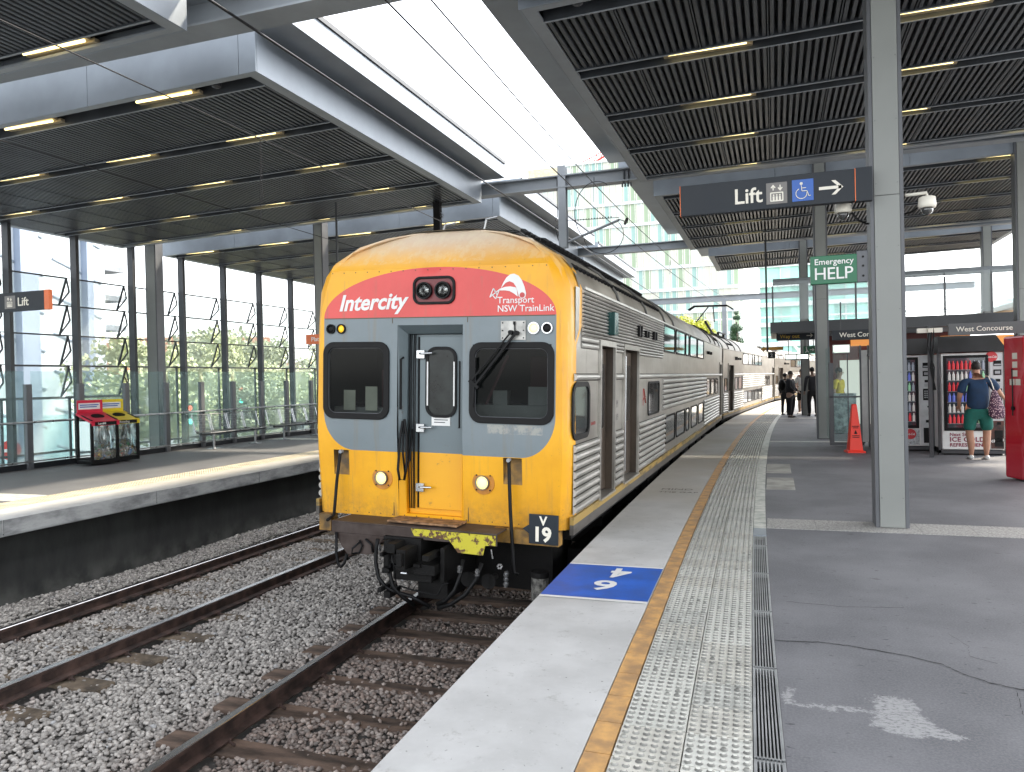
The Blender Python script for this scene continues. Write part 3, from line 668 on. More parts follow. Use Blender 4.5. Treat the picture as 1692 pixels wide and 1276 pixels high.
# ---------------- the train ----------------
T = {}
m = Mat('nose_paint'); X, Y, Z = m.xyz()
ax = X.abs(); red = ((ax/1.25)*(ax/1.25)+((Z-3.12)/.485)*((Z-3.12)/.485)).lt(1)*Z.gt(3.12)*Y.lt(.02)
cxr = ((ax-.90)/.35).mx(0); czr = ((2.17-Z)/.40).mx(0)
grey = (cxr*cxr+czr*czr).lt(1)*Z.lt(3.12)*Y.lt(.2)*ax.lt(1.26)
n1 = m.noise(1.3, 6, .6); n2 = m.noise(9, 5, .75); n3 = m.noise(3, 5, .7, stretch=(3, 3, .5))
c = m.mix(n1.ramp(.3, .75), (.72, .33, .006), (.86, .43, .010))
c = m.mix(Z.ramp(3.58, 3.98)*(n3*.4+.65), c, (.56, .49, .41)); c = m.mix(Y.gt(.05)*Z.gt(2.0)*n3.ramp(.45, .6)*.3, c, (.70, .58, .35))  # cap paled towards its top: sky light put into the paint colour
gc = m.mix(n1.ramp(.25, .75), (.15, .185, .20), (.19, .225, .24)); gc = m.mix(((X-.85).abs().lt(.28)*Z.lt(2.08)*n2.ramp(.42, .6))*.6*Z.gt(1.99), gc, (.42, .40, .34))
rc = m.mix(n1.ramp(.3, .7), (.58, .062, .055), (.68, .085, .075))
c = m.mix(grey, c, gc); c = m.mix(red, c, rc); n4 = m.noise(30, 4, .8); n5 = m.noise(1.7, 5, .7, stretch=(5, 1, .35)); c = m.mix((Z.ramp(1.5, 1.05)*(n4*.4+n2*.6).ramp(.3, .7))*.6, c, (.16, .10, .05)); c = m.mix(n5.ramp(.52, .70)*.34*Z.lt(3.5), c, (.20, .15, .09)); c = m.mix((n4.ramp(.62, .7))*.25, c, (.10, .08, .06)); c = m.mix((1-n2.ramp(.26, .34))*.5+(n3.ramp(.62, .75))*.22, c, (.12, .09, .06))
m.set(color=c, rough=.34+n1*.18); m.bump(m.noise(1.2, 2), .12, .05); T['nose'] = m.m
m = Mat('stainless_side'); n1 = m.noise(1.5, 5, .6, stretch=(1, .5, 2)); n2 = m.noise(7, 5, .7, stretch=(1, 1.4, .3)); X, Y, Z = m.xyz()
c = m.mix(n1.ramp(.3, .7), (.33, .315, .285), (.46, .445, .41)); c = m.mix((1-n2.ramp(.3, .45))*.4, c, (.17, .15, .125)); m.set(color=c, rough=.27+n1*.2, metal=.85); m.bump(m.noise(1.6, 3, stretch=(1, 4, .4)), .25, .02); T['steel'] = m.m
m = Mat('stainless_ribbed'); n1 = m.noise(2.0, 5, .6, stretch=(1, .4, 1)); c = m.mix(n1.ramp(.3, .7), (.34, .33, .305), (.49, .475, .445)); m.set(color=c, rough=.34+n1*.18, metal=.8); T['rib'] = m.m
T['groove'] = simple('rib_groove_shade', (.07, .062, .052), .6, .4, .2, 6)  # shade in the valleys between ribs, painted as a darker colour
T['roof'] = simple('roof_paint', (.30, .28, .235), .5, .3, .2, 1.6, dirt=(.14, .125, .10), stretch=(1, .4, 1))
T['grille'] = simple('roof_grille', (.15, .145, .135), .6, .1, .2, 2)
m = Mat('door_brown'); n1 = m.noise(3, 5, .7, stretch=(1, 3, .4)); m.set(color=m.mix(n1.ramp(.3, .7), (.045, .035, .028), (.10, .075, .055)), rough=.35, metal=.3); T['door'] = m.m
m = Mat('window_glass_dark'); n1 = m.noise(2.5, 3); m.set(color=m.mix(n1, (.02, .021, .021), (.05, .05, .048)), rough=.06, spec=.9, coat=.5); T['wglass'] = m.m
T['amber'] = emis('amber_lamp', (.9, .48, .02), .12); T['lit'] = emis('lamp_lit', (1, .86, .33), .26); T['bright'] = emis('headlamp_lit', (1, .78, .26), .32)
T['lens'] = simple('lamp_lens', (.28, .29, .28), .06, .85, .6, 30)
T['cabin'] = simple('cab_interior', (.014, .016, .017), .7, 0, .1, 2)
T['beam'] = simple('buffer_beam', (.075, .058, .052), .6, .3, .3, 5, .2, dirt=(.035, .022, .018))
m = Mat('rusty_yellow'); n1 = m.noise(16, 5, .7); n2 = m.noise(5, 3); m.set(color=m.mix((n1*.7+n2*.3).ramp(.50, .56), (.52, .46, .03), (.10, .045, .02)), rough=.6); T['rustyel'] = m.m
m = Mat('sill_stripe'); X, Y, Z = m.xyz(); n1 = m.noise(4, 5, .7, stretch=(1, .4, 2)); c = m.mix(Z.gt(1.15), (.075, .068, .06), (.32, .21, .05)); c = m.mix(n1.ramp(.45, .6)*.7, c, (.035, .03, .026)); m.set(color=c, rough=.55); T['sill'] = m.m
T['dirty_yel'] = simple('grimy_yellow', (.32, .17, .03), .6, 0, .3, 8, dirt=(.08, .05, .02))
T['step'] = simple('step_plate', (.36, .20, .10), .7, .1, .35, 14, .2)
T['bell'] = simple('gangway_rubber', (.02, .02, .02), .8)
T['green'] = simple('indicator_green', (.015, .075, .07), .25, .2, .1, 4)
T['navy'] = simple('plate_navy', (.003, .010, .019), .4, 0, .05, 4)
T['doorgrey'] = simple('cab_door_grey', (.115, .14, .145), .42, 0, .12, 2.5)
T['jamb'] = simple('jamb_grey', (.10, .118, .12), .45, 0, .1, 2)
T['plate'] = simple('wiper_plate', (.50, .49, .46), .4, .3, .2, 9)

HALF = 1.38
ROOF = [(1.38, 3.40), (1.345, 3.515), (1.27, 3.63), (1.13, 3.76), (.95, 3.87), (.72, 3.955), (.48, 4.005), (.25, 4.025), (0, 4.03)]
DZ0, DZ1 = 1.225, 2.875
def rib_profile(z0, z1, p, d):
    n = max(1, round((z1-z0)/p)); p = (z1-z0)/n; out = [(0, z0)]
    for i in range(n):
        for t, h in ((.10, .35), (.26, .85), (.5, 1), (.74, .85), (.90, .35), (1, 0)): out.append((h*d, z0+p*(i+t)))
    return out
def ribbed(root, sg, y0, y1, z0, z1, p, d, nm='ribbed_panel'):
    mb = MB(); pf = rib_profile(z0, z1, p, d); n = len(pf)
    vs = [(sg*(HALF+.003+a), y, z) for y in (y0, y1) for a, z in pf]
    mb.add(vs, [(i, i+1, n+i+1, n+i) for i in range(n-1)]); mb.m = [1 if i % 6 in (0, 5) else 0 for i in range(n-1)]
    mb.add([(sg*(HALF+.001), y0, z0), (sg*(HALF+.001), y0, z1)]+[(sg*(HALF+.003+a), y0, z) for a, z in pf], []) 
    for b in (0, n):
        for i in range(0, n-1, 6):
            if i+6 < n: mb.f.append(tuple(b+i+k for k in range(7))); mb.m.append(0)
    o = mb.build(nm, [T['rib'], T['groove']], root, flip=False)
    return o
def window(root, sg, y0, y1, z0, z1, r=.05, x=HALF, fr=.028, nm='window'):
    mb = MB(); out = rrect(y0-fr, y1+fr, z0-fr, z1+fr, r+fr); inn = rrect(y0, y1, z0, z1, r)
    ring(mb, out, inn, lambda a, b: (sg*(x+.0015), a, b), lambda a, b: (sg*(x+.016), a, b))
    o = mb.build(nm, M['black'], root)
    g = MB(); g.add([(sg*(x+.004), a, b) for a, b in inn], [tuple(range(len(inn)))]); g.build('pane', T['wglass'], o)
    return o
def car_body(root, L, doors, nose):
    # side sheets with door openings, floor, roof, ends
    mb = MB(); ys = sorted({.2 if nose else 0.0, L}|{d for ab in doors for d in ab}); zs = [1.075, DZ0, DZ1, 3.40]
    for sg in (-1, 1):
        for i in range(len(ys)-1):
            for j in range(3):
                if j == 1 and any(abs(ys[i]-a) < 1e-6 for a, b in doors): continue
                mb.quad((sg*HALF, ys[i], zs[j]), (sg*HALF, ys[i+1], zs[j]), (sg*HALF, ys[i+1], zs[j+1]), (sg*HALF, ys[i], zs[j+1]))
        for a, b in doors:
            xi = HALF-.13
            mb.quad((sg*xi, a, DZ0), (sg*xi, b, DZ0), (sg*xi, b, DZ1), (sg*xi, a, DZ1), 1)
            mb.quad((sg*xi, a, DZ0), (sg*HALF, a, DZ0), (sg*HALF, a, DZ1), (sg*xi, a, DZ1), 1); mb.quad((sg*xi, b, DZ0), (sg*HALF, b, DZ0), (sg*HALF, b, DZ1), (sg*xi, b, DZ1), 1)
            mb.quad((sg*xi, a, DZ0), (sg*HALF, a, DZ0), (sg*HALF, b, DZ0), (sg*xi, b, DZ0), 1); mb.quad((sg*xi, a, DZ1), (sg*HALF, a, DZ1), (sg*HALF, b, DZ1), (sg*xi, b, DZ1), 1)
    y0 = .2 if nose else 0
    mb.quad((-HALF, y0, 1.075), (HALF, y0, 1.075), (HALF, L, 1.075), (-HALF, L, 1.075))
    sec = [(HALF, 1.075), (HALF, 3.40)]+ROOF[1:]+[(-x, z) for x, z in ROOF[:-1][::-1]]+[(-HALF, 1.075)]
    for y in ([L] if nose else [0, L]): mb.add([(x, y, z) for x, z in sec], [tuple(range(len(sec)))])
    mb.build('body', [T['steel'], T['door']], root)
    rf = MB(); prof = ROOF+[(-x, z) for x, z in ROOF[:-1][::-1]]; n = len(prof)
    yr = [y0+(0 if not nose else .12)]+list(np.linspace(1, L, 24)); vs = [(x, y, z) for y in yr for x, z in prof]
    rf.add(vs, [(i*n+k, i*n+k+1, (i+1)*n+k+1, (i+1)*n+k) for i in range(len(yr)-1) for k in range(n-1)])
    ro = rf.build('roof', T['roof'], root, smooth=True)
    gb = MB()
    for sg in (-1, 1): gb.box(min(sg*HALF, sg*(HALF+.022)), max(sg*HALF, sg*(HALF+.022)), y0+.3, L, 3.40, 3.425)
    gb.build('gutter', T['rib'], ro)
    ar = MB()
    arcs = [2.2, 4.2, 6.0, 7.15, L-4.4, L-2.8, L-1.2] if nose else [1.2, 2.8, 4.4, L-4.4, L-2.8, L-1.2]
    for y in arcs: ar.tube([(x*1.006, y, z+.012) for x, z in prof], .018, 6)
    ar.build('roof_rib', T['grille'], ro, smooth=True)
    sl_ = MB()
    ranges = [(.5, 5.9)] if nose else []
    ranges += [(L-2.7, L-1.3)]+([] if nose else [(1.3, 2.7)])
    for (a, b) in ranges:
        for t0, row in enumerate(((1.30, 3.60), (1.02, 3.865), (.80, 3.97))):
            for sg in (-1, 1):
                y = a
                while y < b: sl_.bar((sg*(row[0]+.0), y, row[1]+.004), (sg*(row[0]-.09), y+.10, row[1]+.065), .05, .03); y += .165
    sl_.build('roof_slots', M['black'], ro)
    s = MB()
    for sg in (-1, 1): s.box(min(sg*(HALF-.01), sg*(HALF+.028)), max(sg*(HALF-.01), sg*(HALF+.028)), .1 if nose else 0, L, 1.055, 1.222)
    s.build('sill', T['sill'], root)
    u = MB(); u.box(-1.15, 1.15, 4.8, L-4.6, .42, 1.05); u.box(-1.25, 1.25, .6, L-.4, .9, 1.06)
    for k in range(6): u.box(.9, 1.26, 5.2+k*1.5, 6.3+k*1.5, .48, .95)
    u.build('underframe', M['black_metal'], root)
    for by in (3.0, L-3.0):
        b = MB(); b.box(-1.2, -1.0, by-1.6, by+1.6, .35, .62); b.box(1.0, 1.2, by-1.6, by+1.6, .35, .62); b.box(-1.1, 1.1, by-.3, by+.3, .4, .75)
        bo = b.build('bogie', M['black_metal'], root)
        for dy in (-1.2, 1.2):
            w = MB(); w.cyl((-.82, by+dy, .46), (1, 0, 0), .46, .13, 28); w.cyl((.69, by+dy, .46), (1, 0, 0), .46, .13, 28); w.cyl((-.7, by+dy, .46), (1, 0, 0), .08, 1.4, 10)
            w.build('wheelset', M['black_metal'], bo)
    return ro
def door_leaf(root, sg, a, b):
    xi = HALF-.11; mb = MB(); half = (a+b)/2
    for y0, y1 in ((a+.01, half-.012), (half+.012, b-.01)): mb.box(min(sg*xi, sg*(xi+.03)), max(sg*xi, sg*(xi+.03)), y0, y1, DZ0+.02, DZ1-.02)
    d = mb.build('door', T['door'], root)
    w = MB()
    for y0, y1 in ((a+.09, half-.08), (half+.08, b-.09)):
        p = rrect(y0, y1, 1.95, 2.68, .05); w.add([(sg*(xi+.034), q, z) for q, z in p], [tuple(range(len(p)))])
    w.build('pane', T['wglass'], d)
    h = MB(); h.tube([(sg*(xi+.035), a+.06, 1.95), (sg*(xi+.075), a+.07, 1.97), (sg*(xi+.075), a+.07, 2.10), (sg*(xi+.035), a+.06, 2.12)], .012, 8)
    h.tube([(sg*(xi+.045), half+.03, 1.3), (sg*(xi+.045), half+.03, 2.8)], .012, 6); h.build('handle', M['chrome'], d)
    f = MB(); ring(f, [(a-.05, DZ0-.005), (b+.05, DZ0-.005), (b+.05, DZ1+.06), (a-.05, DZ1+.06)], [(a, DZ0), (b, DZ0), (b, DZ1), (a, DZ1)], lambda p, q: (sg*(HALF+.001), p, q), lambda p, q: (sg*(HALF+.03), p, q))
    f.box(min(sg*(HALF-.1), sg*(HALF+.045)), max(sg*(HALF-.1), sg*(HALF+.045)), a-.03, b+.03, DZ0-.02, DZ0+.004); f.build('frame', T['steel'], d)
def car_sides(root, L, nose):
    for sg in (1, -1):
        e1 = L-1.1; e0 = L-.2
        if nose:
            door_leaf(root, sg, 1.22, 1.93); door_leaf(root, sg, 2.52, 3.5)
            window(root, sg, .14, .72, 1.985, 2.445, .09, fr=.05, nm='cab_side_window')
            ribbed(root, sg, .16, 1.15, 1.235, 1.90, .085, .034); ribbed(root, sg, 1.99, 2.45, 1.235, 1.90, .085, .034); ribbed(root, sg, 3.57, 6.1, 1.235, 1.90, .085, .034)
            ribbed(root, sg, .16, 1.15, 2.50, 2.575, .075, .03); ribbed(root, sg, 1.99, 2.45, 2.50, 2.575, .075, .03); ribbed(root, sg, 3.57, L-.05, 2.50, 2.575, .075, .03)
            ribbed(root, sg, .42, 5.80, 2.945, 3.39, .037, .026); ribbed(root, sg, .42, 1.15, 2.82, 2.94, .06, .012); ribbed(root, sg, 1.99, 2.45, 2.82, 2.94, .037, .026); ribbed(root, sg, 3.57, 5.80, 2.82, 2.94, .037, .026)
            window(root, sg, 4.42, 5.45, 1.98, 2.43, .05)
            uw = [(5.92, 7.32), (7.5, 8.9), (9.05, 9.6), (9.82, 11.2), (11.38, 12.85)]; lw = [(6.22, 7.45), (7.66, 8.97), (9.22, 9.76), (10.2, 11.42), (11.76, 12.95)]; mw = [(13.75, 14.8), (15.15, 16.3), (16.7, 17.4)]
            ribbed(root, sg, 5.82, 13.55, 1.965, 2.49, .087, .034); ribbed(root, sg, 13.05, e1-.1, 1.235, 1.90, .085, .034)
            vents = [(3.36, 3.6, .10), (3.92, 4.18, .06), (4.62, 4.9, .08), (13.9, 14.2, .05), (14.6, 14.8, .05)]
        else:
            door_leaf(root, sg, 1.15, 2.45)
            window(root, sg, .32, .88, 1.98, 2.40); uw = [(5.2, 6.75), (6.9, 8.3), (8.45, 9.0), (9.2, 10.6), (10.75, 12.2)]; lw = [(5.45, 6.8), (7.0, 8.3), (8.5, 9.1), (9.3, 10.7), (10.9, 12.3)]; mw = [(2.95, 3.55), (3.9, 4.9), (13.7, 14.8), (15.15, 16.3)]
            ribbed(root, sg, 5.0, 13.5, 1.965, 2.49, .087, .034); ribbed(root, sg, 2.55, 5.3, 1.235, 1.90, .085, .034); ribbed(root, sg, 12.45, e1-.1, 1.235, 1.90, .085, .034); ribbed(root, sg, 0.05, 1.05, 1.235, 1.90, .085, .034); ribbed(root, sg, 2.55, L-.05, 2.50, 2.575, .075, .03)
            vents = [(2.9, 3.2, .08), (3.6, 3.8, .05), (4.1, 4.3, .05)]
        door_leaf(root, sg, e1, e0)
        for a, b in uw: window(root, sg, a, b, 2.965, 3.37, .06)
        for a, b in lw: window(root, sg, a, b, 1.40, 1.83, .06)
        for a, b in mw: window(root, sg, a, b, 1.99, 2.42, .05)
        v = MB()
        for a, b, h in vents:
            for q in (a, b-.08): v.box(min(sg*HALF, sg*(HALF+.06)), max(sg*HALF, sg*(HALF+.06)), q, q+.08, 3.12-h*.5, 3.12+h)
        v.build('vents', M['black_metal'], root)
# ---- front car ----
L1 = 19.25
tr = empty('train_carriage', (-3.25, 6.78, ZR), (0, R(1.9), R(-.38)), label='front carriage of the train with yellow, red and grey cab', cat='train carriage', group='carriages of the silver double-deck train')
ro = car_body(tr, L1, [(1.22, 1.93), (2.52, 3.5), (L1-1.1, L1-.2)], True); car_sides(tr, L1, True)
gl = MB(); gl.box(HALF, HALF+.10, 1.55, 1.74, 3.0, 3.26); gl.build('indicator_lamp', T['green'], tr, bevel=.01)
mk = MB(); mk.box(HALF+.001, HALF+.004, 3.98, 4.02, 2.12, 2.36); mk.bar((HALF+.003, 4.0, 2.36), (HALF+.003, 4.18, 2.15), .003, .03, up=(1, 0, 0)); mk.bar((HALF+.003, 3.95, 2.2), (HALF+.003, 4.15, 2.25), .003, .03, up=(1, 0, 0)); mk.build('door_emblem', simple('emblem_red', (.5, .12, .10), .5), tr)
for nm, y, z, sz, b in (('side_lettering', 2.02, 2.17, .13, 'DM'), ('side_lettering', 2.02, 2.02, .11, '8019'), ('side_lettering', .85, 2.04, .05, 'DANGER')):
    text(nm, b, sz, simple('stencil_grey', (.16, .15, .145), .5) if b != 'DANGER' else simple('stencil_red', (.4, .03, .03), .5), Matrix.Translation((HALF+.004, y, z)) @ Matrix.Rotation(R(90), 4, 'Z') @ Matrix.Rotation(R(90), 4, 'X'), tr, ext=.0006)
# nose shell
ZS = [1.10, 1.51, 1.765, 1.97, 2.12, 2.40, 2.62, 2.845, 3.04, 3.24, 3.40, 3.51, 3.60]
def hw0(z): return float(np.interp(z, [1.1, 1.5, 1.8, 1.97, 2.5, 3.0, 3.3, 3.6, 3.72, 3.82, 3.91, 3.96, 3.99, 4.00], [1.275, 1.30, 1.318, 1.318, 1.312, 1.295, 1.262, 1.16, 1.06, .94, .76, .58, .30, 0]))
def y0f(z): return (1.97-z)*.07 if z < 1.97 else (0 if z <= 3.6 else (z-3.6)*.85)
def holes(xa, xb, za, zb):
    xm, zm = (xa+xb)/2, (za+zb)/2
    for h in ((-1.22, -.515, 2.12, 2.845), (.415, 1.205, 2.12, 2.845), (-.40, .31, 1.0, 3.04), (-1.14, -.96, 1.51, 1.765), (.73, .92, 1.51, 1.765)):
        if h[0] < xm < h[1] and h[2] < zm < h[3]: return True
    return False
nb = MB(); XL = [-9, -1.22, -1.14, -.96, -.515, -.40, -.2, 0, .2, .31, .415, .73, .92, 1.205, 9]
for i in range(len(ZS)-1):
    za, zb = ZS[i], ZS[i+1]
    for k in range(len(XL)-1):
        if k == len(XL)-2 or k == 0 or not holes(XL[k], XL[k+1], za, zb):
            q = [(max(-hw0(z), min(hw0(z), x)), y0f(z), z) for x, z in ((XL[k], za), (XL[k+1], za), (XL[k+1], zb), (XL[k], zb))]
            if abs(q[0][0]-q[1][0]) < 1e-5 and abs(q[2][0]-q[3][0]) < 1e-5: continue
            nb.quad(*q)
ZU = [3.60, 3.72, 3.82, 3.91, 3.96, 3.99, 4.00]
for i in range(len(ZU)-1):
    za, zb = ZU[i], ZU[i+1]
    for f0, f1 in ((-1, -.5), (-.5, 0), (0, .5), (.5, 1)): nb.quad((f0*hw0(za), y0f(za), za), (f1*hw0(za), y0f(za), za), (f1*hw0(zb), y0f(zb), zb), (f0*hw0(zb), y0f(zb), zb))
# wrap-round corner
out = [(hw0(z), z) for z in ZS]+[(hw0(z), z) for z in ZU[1:]]
def full(z, x):
    i = len(ZS)-1
    if z <= 3.40: return (HALF+.004, z)
    t = min(1, (z-3.40)/(4.00-3.40)); k = t*(len(ROOF)-1); j = min(int(k), len(ROOF)-2); fr = k-j
    return ((ROOF[j][0]*(1-fr)+ROOF[j+1][0]*fr)+.004, ROOF[j][1]*(1-fr)+ROOF[j+1][1]*fr+.006)
levels = []
for t, dy in ((0, 0), (.45, .035), (.8, .10), (1, .20), (1, .23)):
    lv = []
    for x, z in out:
        fx, fz = full(z, x); d2 = dy
        if z > 2.87 and dy >= .2: d2 = dy+.2
        lv.append((x+(fx-x)*t, y0f(z)+d2 if z <= 3.6 else max(y0f(z)+d2*.6, 0), z+(fz-z)*t))
    levels.append(lv)
n = len(out)
for sg in (-1, 1):
    for a in range(len(levels)-1):
        nb.add([(sg*p[0], p[1], p[2]) for p in levels[a]]+[(sg*p[0], p[1], p[2]) for p in levels[a+1]], [(i, i+1, n+i+1, n+i) for i in range(n-1)])
nb.quad((-1.275, .06, 1.10), (1.275, .06, 1.10), (1.37, .3, 1.10), (-1.37, .3, 1.10))
import bmesh
no = nb.build('cab_front', T['nose'], tr)
bm = bmesh.new(); bm.from_mesh(no.data); bmesh.ops.remove_doubles(bm, verts=bm.verts, dist=1e-4); bmesh.ops.recalc_face_normals(bm, faces=bm.faces); bm.to_mesh(no.data); bm.free()
no.data.polygons.foreach_set('use_smooth', [True]*len(no.data.polygons)); no.data.set_sharp_from_angle(angle=R(24))
# hand rail wells
for xa, xb in ((-1.14, -.96), (.73, .92)):
    wl = MB()
    yb = y0f(1.51); yt = y0f(1.765)
    wl.quad((xa, yb, 1.51), (xb, yb, 1.51), (xb-.02, yt+.09, 1.765), (xa+.02, yt+.09, 1.765)); wl.quad((xa, yt, 1.765), (xb, yt, 1.765), (xb-.02, yt+.09, 1.765), (xa+.02, yt+.09, 1.765))
    wl.add([(xa, yb, 1.51), (xa, yt, 1.765), (xa+.02, yt+.09, 1.765)], [(0, 1, 2)]); wl.add([(xb, yb, 1.51), (xb, yt, 1.765), (xb-.02, yt+.09, 1.765)], [(0, 1, 2)])
    wl.build('handrail_well', T['dirty_yel'], no)
# windscreens
for (x0, x1, z0, z1) in ((-1.25, -.485, 2.09, 2.876), (.385, 1.235, 2.09, 2.866)):
    mb = MB(); ring(mb, rrect(x0, x1, z0, z1, .12, 7), rrect(x0+.06, x1-.06, z0+.06, z1-.06, .08, 7), lambda a, b: (a, .01, b), lambda a, b: (a, -.022, b))
    w = mb.build('windscreen', M['black'], tr, bevel=.006)
    mb = MB(); ring(mb, rrect(x0+.055, x1-.055, z0+.055, z1-.055, .08, 7), rrect(x0+.064, x1-.064, z0+.064, z1-.064, .074, 7), lambda a, b: (a, .004, b), lambda a, b: (a, -.010, b)); mb.build('rim', M['grey_post'], w)
    p = rrect(x0+.06, x1-.06, z0+.06, z1-.06, .08, 7); g = MB(); g.add([(a, .002, b) for a, b in p], [tuple(range(len(p)))]); g.build('pane', glass('windscreen_glass', (.46, .50, .50), .012, .02, (.1, .12, .12)), w)
# cab interior
ci = MB(); ci.box(-1.28, 1.28, .16, 1.15, 1.9, 3.3); 
ci.f = [tuple(reversed(f)) for f in ci.f if f != (0, 4, 5, 1)]; ci.m = ci.m[:len(ci.f)]
ci.build('cab_interior', T['cabin'], tr, flip=True)
dk = MB(); dk.box(.35, 1.25, .18, .5, 1.9, 2.26); dk.box(.55, .7, .2, .3, 2.26, 2.4); dk.box(.9, 1.15, .25, .32, 2.26, 2.44); dk.box(-1.25, -.45, .2, .5, 1.9, 2.2); dk.build('drivers_desk', simple('desk_grey', (.16, .16, .15), .5), tr)
se = MB(); se.box(.75, 1.15, .75, .88, 2.0, 2.75); se.box(-.72, -.66, .25, .3, 1.95, 2.6); se.bar((.45, .2, 2.2), (.7, .22, 2.75), .03, .03); se.build('drivers_seat', simple('seat_maroon', (.08, .03, .035), .8), tr, bevel=.03)
pp = MB(); pp.box(-1.12, -.98, .17, .172, 2.17, 2.38); pp.box(-.86, -.72, .17, .172, 2.17, 2.42); pp.build('papers', simple('paper', (.55, .53, .42), .8), tr)
# centre door recess, leaf and window
jm = MB(); jr = [(-.40, 1.10), (.31, 1.10), (.31, 3.04), (-.40, 3.04)]; ji = [(-.34, 1.14), (.265, 1.14), (.265, 2.96), (-.34, 2.96)]
for (p, q) in zip(jr, jr[1:]+jr[:1]): pass
nseg = 4
for i in range(4):
    a, b = jr[i], jr[(i+1) % 4]; c_, d_ = ji[i], ji[(i+1) % 4]
    jm.quad((a[0], y0f(min(a[1], 1.97)) if a[1] < 2 else 0, a[1]), (b[0], y0f(b[1]) if b[1] < 2 else 0, b[1]), (d_[0], .11, d_[1]), (c_[0], .11, c_[1]))
    jm.quad((c_[0], .11, c_[1]), (d_[0], .11, d_[1]), (d_[0], .2, d_[1]), (c_[0], .2, c_[1]))
jo = jm.build('door_surround', T['nose_j'] if 'nose_j' in T else T['jamb'], tr)
m = Mat('cab_door_paint'); X, Y, Z = m.xyz(); n1 = m.noise(2.2, 5, .6); n2 = m.noise(10, 5, .75); c = m.mix(Z.lt(1.765), m.mix(n1, (.115, .15, .165), (.15, .185, .195)), m.mix(n1, (.72, .33, .006), (.84, .42, .012))); c = m.mix((1-n2.ramp(.28, .38))*.5, c, (.10, .08, .06)); m.set(color=c, rough=.4); T['cdoor'] = m.m
jo.data.materials[0] = T['cdoor']
db = MB(); db.box(-.335, .26, .16, .2, 1.14, 2.955, 0); db.box(-.245, -.222, .152, .159, 1.2, 2.93, 1); p = rrect(-.128, .178, 2.14, 2.81, .10, 6)
db.box(-.215, .262, .135, .158, 1.20, 2.93, 0)
do = db.build('cab_door', [T['cdoor'], M['black']], tr, bevel=.004)
mb = MB(); ring(mb, rrect(-.145, .195, 2.12, 2.83, .115, 6), rrect(-.115, .165, 2.15, 2.80, .085, 6), lambda a, b: (a, .134, b), lambda a, b: (a, .118, b)); w = mb.build('window', M['black'], do)
g = MB(); p = rrect(-.115, .165, 2.15, 2.80, .085, 6); g.add([(a, .128, b) for a, b in p], [tuple(range(len(p)))]); g.build('pane', simple('door_glass', (.02, .024, .022), .3, 0, .3, 6, spec=.3), w)
mb = MB(); mb.box(-.127, -.113, .112, .117, 2.24, 2.68); mb.box(.163, .177, .112, .117, 2.24, 2.68); mb.build('reflective_strips', M['white'], w)
mb = MB(); mb.box(-.078, .124, .128, .133, 2.04, 2.13); st = mb.build('sticker', M['white'], do)
mb = MB()
for k, wd_ in enumerate((.15, .12)): mb.box(-.05, -.05+wd_, .1265, .1275, 2.095-k*.025, 2.103-k*.025)
mb.build('sticker_print', T['navy'], st)
for z in (2.76, 2.02, 1.42):
    mb = MB(); mb.box(-.24, -.15, .10, .133, z-.05, z+.035); mb.tube([(-.2, .09, z), (-.17, .075, z), (-.05, .075, z+.004)], .011, 8); mb.build('handle', M['chrome'], do, bevel=.004)
mb = MB()
mb.tube([(.235, .10, 2.68), (.25, .07, 2.67), (.25, .07, 2.05), (.235, .10, 2.03)], .009, 8); mb.tube([(-.36, .06, 2.72), (-.375, .03, 2.70), (-.375, .03, 2.2)], .012, 8); mb.build('grab_handle', M['black'], do)
mb = MB()
for k in range(4): mb.tube([(-.315+k*.022, .12-.01*(k % 2), 2.95), (-.315+k*.022, .10, 2.2+.1*k), (-.315+k*.022+.01*math.sin(k), .09, 1.7), (-.30+k*.018, .10, 1.2)], .006, 6)
mb.tube([(-.36, .05, 2.08), (-.37, .01, 1.9), (-.375, -.02, 1.6), (-.35, -.03, 1.50), (-.30, -.03, 1.50), (-.285, -.01, 1.62), (-.30, .02, 1.9), (-.34, .05, 2.1)], .013, 8, cap=False)
mb.tube([(-.34, .05, 2.1), (-.335, .0, 1.8), (-.30, -.01, 1.56), (-.27, .03, 1.7), (-.27, .08, 2.0)], .011, 8); mb.build('jumper_cable', M['black'], do, smooth=True)
MB().box(-.38, .36, -.23, .02, 1.112, 1.132).build('door_step', T['step'], tr, bevel=.004)
# lamps
def lamp(x, z, r, lit, bezel, name, y=0, rim=.012, dep=.02):
    mb = MB(); n = 24; o1 = [(x+(r+rim)*math.cos(t), z+(r+rim)*math.sin(t)) for t in np.linspace(0, 2*math.pi, n, False)]; i1 = [(x+r*math.cos(t), z+r*math.sin(t)) for t in np.linspace(0, 2*math.pi, n, False)]
    ring(mb, o1, i1, lambda a, b: (a, y+.02, b), lambda a, b: (a, y-dep, b)); l = mb.build(name, bezel, tr, smooth=False)
    g = MB(); g.tube([(x, y+.01, z), (x, y-dep*.3, z), (x, y-dep*.8, z)], [r, r, r*.55], n); g.build('lens', lit, l, smooth=True)
    return l
lamp(-1.164, 3.01, .038, M['black'], M['black_metal'], 'marker_light'); lamp(-1.041, 3.01, .038, T['amber'], M['black_metal'], 'marker_light')
lamp(1.034, 2.996, .045, T['lit'], M['chrome'], 'marker_light'); lamp(1.165, 2.995, .042, M['black'], M['chrome'], 'marker_light')
T['ring'] = simple('lamp_ring', (.62, .24, .02), .4, 0, .15, 8)
